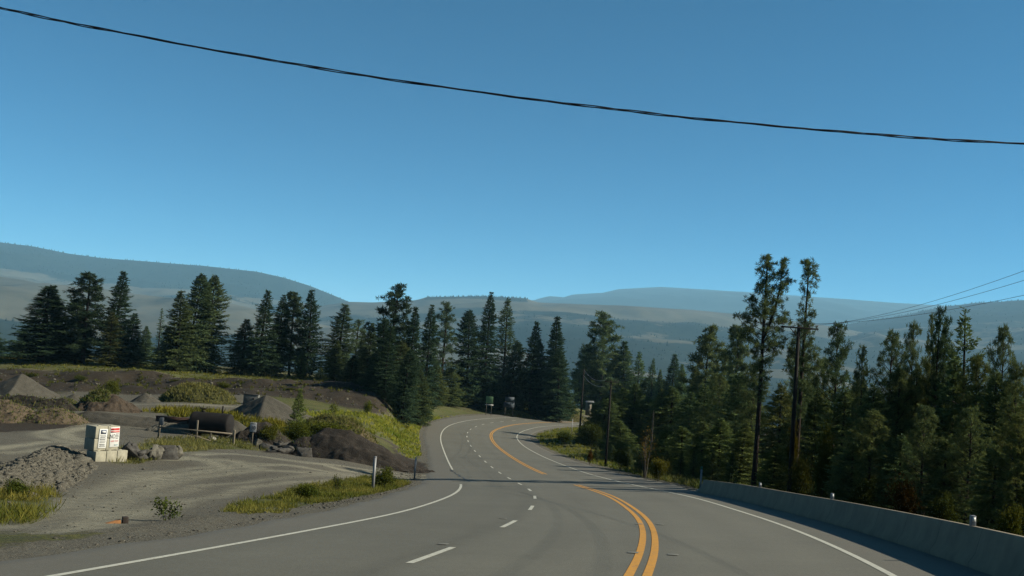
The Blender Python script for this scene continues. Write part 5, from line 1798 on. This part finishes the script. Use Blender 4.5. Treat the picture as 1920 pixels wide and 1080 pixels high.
def wire(label, a, b, sag, r=.0068, mat=None, group='power wires between the utility poles'):
    t = np.linspace(0, 1, 40)
    p = a + (b - a) * t[:, None]; p[:, 2] -= sag * 4 * t * (1 - t)
    mb = MB(); mb.tube(p - a, r, 6); o = mb.build('power_wire', mat or WIREM, None, a, True)
    tag(o, label, 'wire', group)


for k, (lab, yb) in enumerate((('lowest power wire rising to the right edge', 150), ('middle power wire rising to the right edge', -20), ('highest power wire rising to the right edge', -120))):
    wire(lab, pa[k], P(3300, yb, 14), 1.1)
for k, lab in enumerate(('left wire from the near pole to the middle pole', 'centre wire from the near pole to the middle pole', 'right wire from the near pole to the middle pole')):
    wire(lab, pb[k], pa[k], .9)
WIREP = simple('bright_wire', (.42, .42, .42), .1, 3, .4, 0, .5)
for k, lab in enumerate(('upper bright wire sagging from the far pole to the middle pole', 'lower bright wire sagging from the far pole to the middle pole')):
    wire(lab, pc_[0] - [0, 0, .1 + .8 * k], pb[0] - [0, 0, .1 + .6 * k], .55, .009, WIREP)


def overhead_cable():
    a, b = P(0, 15, 9.0), P(1920, 270, 9.0)
    t = np.linspace(-1.6, 2.8, 900)
    p = a + (b - a) * t[:, None]; p[:, 2] -= .19 * 4 * t * (1 - t)
    L = np.linalg.norm(b - a); s = t * L
    d = (b - a) / L; n1 = np.cross(d, [0, 0, 1.0]); n1 /= np.linalg.norm(n1); n2 = np.cross(n1, d)
    ph = s * 2 * math.pi / 1.36 + 1.2 * np.sin(s * .9)
    o0 = p[450].copy(); mb = MB()
    for k, (rad, hr) in enumerate(((.0056, .0078), (.0056, .0078), (.0036, .0055))):
        q = ph + k * 2.2
        hrv = hr * (1 + .35 * np.sin(s * 2.3 + k))[:, None]
        c = p + hrv * (np.cos(q)[:, None] * n1 + np.sin(q)[:, None] * n2)
        mb.tube(c - o0, rad, 7)
    o = mb.build('overhead_cable', simple('black_rubber', (.012, .012, .016), .2, 3, .6, 0, .3), None, o0, True)
    tag(o, 'black twisted overhead cable sagging across the sky', 'cable')


overhead_cable()

# ------------------------------------------------------------------ grass and weeds
def scatter(name, label, mask, N, hgt, wid, seed, tint, lean=.45, pad=2.5, clump=0, cat='grass', thr=.15, mat=None, col=None):
    W = mask.W; rr = np.random.default_rng(seed)
    lo, hi = W.min(0) - pad, W.max(0) + pad
    if clump:
        nc = N // clump
        c = rr.uniform(lo, hi, (nc, 2)); pts = np.repeat(c, clump, 0) + rr.normal(0, hgt * .22, (nc * clump, 2))
    else:
        pts = rr.uniform(lo, hi, (N, 2))
    m = mask(pts[:, 0], pts[:, 1]); S, O = road_coords(pts[:, 0], pts[:, 1])
    ok = (m > thr) & (rr.random(len(pts)) < m + .1) & ((O < ed_left(S) - .35) | (O > ed_right(S) + .35))
    ok &= fbm(pts[:, 0] / 1.7, pts[:, 1] / 1.7, seed, 3) > -.28
    pts = pts[ok]
    z = gz(pts[:, 0], pts[:, 1])
    P3 = np.stack([pts[:, 0], pts[:, 1], z], 1); org = P3.mean(0)
    h = hgt * (.75 + .5 * vnoise(pts[:, 0] / 1.3, pts[:, 1] / 1.3, seed + 3))
    tn = np.clip(tint + .45 * fbm(pts[:, 0] / 3.1, pts[:, 1] / 3.1, seed + 8, 3), 0, 1)
    o = obj(name, grass_blades(P3 - org, h, wid, seed, lean, tn), mat or BLADE, None, org, kind='stuff')
    if col:
        o.color = (*col, 1)
    return tag(o, label, cat)


scatter('grass', 'tall green and rusty grass on the bank at lower left', A_g1, 90000, .36, .02, 1, .5, .6, clump=10, col=(1.25, 1.12, .8))
scatter('grass', 'patchy green and straw grass strip between lot and road', A_g2, 90000, .25, .024, 2, .5, .6, clump=10, col=(1.05, 1.02, .75))
scatter('grass', 'bright green grass bank along the outer road edge', A_g3, 120000, .42, .09, 3, .45, clump=10, col=(2.0, 2.0, 1.1))
scatter('grass', 'grass on the inner verge of the bend', A_g4, 60000, .38, .07, 4, .5, clump=10, col=(1.35, 1.35, .9))
scatter('grass', 'pale sunlit grass under the terrace trees', A_g5, 40000, .3, .10, 5, .6, clump=8, thr=.4, col=(1.1, 1.1, .8))
scatter('grass', 'dry grass around the blocks and the gate', A_g6, 26000, .36, .035, 6, .7, clump=10)
YEL = leaf_mat('yellow_weeds', (.035, .045, .01), (.14, .118, .014), .3)
scatter('weeds', 'yellow flowering weeds in front of the grassy mound', A_g7, 30000, .75, .10, 7, .5, .6, clump=16, cat='weeds', mat=YEL)
A_all = poly([(-40, 738, 132), (480, 738, 132), (770, 770, 132), (700, 735, 150), (300, 700, 150), (-40, 690, 150)], 1.2)
scatter('weeds', 'sparse weeds on the brown quarry bank', A_all, 5000, .45, .12, 8, .5, .6, clump=9, cat='weeds', col=(.7, .7, .55))

# tall weeds just behind the barrier and forest floor tufts
A_rf = poly([(1200, 893, 80), (1300, 905, 62), (1500, 930, 50), (1920, 1010, 26), (1990, 960, 40), (1500, 880, 80), (1220, 880, 95)], .8)
scatter('undergrowth', 'dry and green undergrowth behind the barrier', A_rf, 40000, .6, .05, 9, .5, .55, clump=12, cat='undergrowth')

# ------------------------------------------------------------------ light, sky and air
def world():
    w = bpy.data.worlds.new('World'); SC.world = w; w.use_nodes = True
    nt = w.node_tree; nt.nodes.clear()
    sky = nt.nodes.new('ShaderNodeTexSky'); sky.sky_type = 'NISHITA'; sky.sun_disc = False
    sky.sun_elevation = SUN_EL; sky.sun_rotation = SUN_AZ
    sky.altitude = 1800; sky.air_density = SKY_AIR; sky.dust_density = SKY_DUST; sky.ozone_density = SKY_OZ
    bg = nt.nodes.new('ShaderNodeBackground'); bg.inputs['Strength'].default_value = SKY_STR
    out = nt.nodes.new('ShaderNodeOutputWorld')
    mx = nt.nodes.new('ShaderNodeMix'); mx.data_type = 'RGBA'; mx.blend_type = 'MULTIPLY'; mx.inputs[0].default_value = 1.0
    mx.inputs[7].default_value = SKY_TINT; nt.links.new(sky.outputs[0], mx.inputs[6]); nt.links.new(mx.outputs[2], bg.inputs['Color']); nt.links.new(bg.outputs[0], out.inputs['Surface'])
    ld = bpy.data.lights.new('sun', 'SUN'); ld.energy = SUN_STR; ld.angle = R(.53); ld.color = (1.0, .92, .76)
    lo = bpy.data.objects.new('sun', ld); COL.objects.link(lo)
    from mathutils import Vector
    d = Vector((math.sin(SUN_AZ) * math.cos(SUN_EL), math.cos(SUN_AZ) * math.cos(SUN_EL), math.sin(SUN_EL)))
    lo.rotation_euler = d.to_track_quat('Z', 'Y').to_euler()
    lo.location = (60, 0, 80)


SKY_AIR, SKY_DUST, SKY_OZ, SKY_STR, SUN_STR = .6, 2.0, 10.0, .050, 5.0
SKY_TINT = (.42, 1.18, .99, 1)
world()


def haze():
    mb = MB(); mb.box((-65000, -65000, -700), (65000, 65000, 1300))
    t = bpy.data.materials.new('haze'); t.use_nodes = True; nt = t.node_tree; nt.nodes.clear()
    v = nt.nodes.new('ShaderNodeVolumePrincipled'); out = nt.nodes.new('ShaderNodeOutputMaterial')
    v.inputs['Color'].default_value = HAZE_COL; v.inputs['Density'].default_value = HAZE_D
    v.inputs['Anisotropy'].default_value = 0.0
    nt.links.new(v.outputs[0], out.inputs['Volume'])
    o = mb.build('haze', t); o['kind'] = 'stuff'
    tag(o, 'thin blue haze hanging over the far valley and hills', 'haze')


HAZE_COL, HAZE_D = (.36, .72, 1.0, 1), 4.0e-5
haze()

SC.view_settings.view_transform = 'Standard'; SC.view_settings.look = 'None'
SC.view_settings.exposure = 1.2; SC.view_settings.gamma = 1.0
SC.render.engine = 'CYCLES'
SC.cycles.use_denoising = True; SC.cycles.denoising_prefilter = 'NONE'; SC.cycles.denoising_input_passes = 'RGB_ALBEDO_NORMAL'
SC.cycles.max_bounces = 6; SC.cycles.diffuse_bounces = 3; SC.cycles.glossy_bounces = 2; SC.cycles.transmission_bounces = 3
SC.cycles.volume_bounces = 3; SC.cycles.transparent_max_bounces = 8
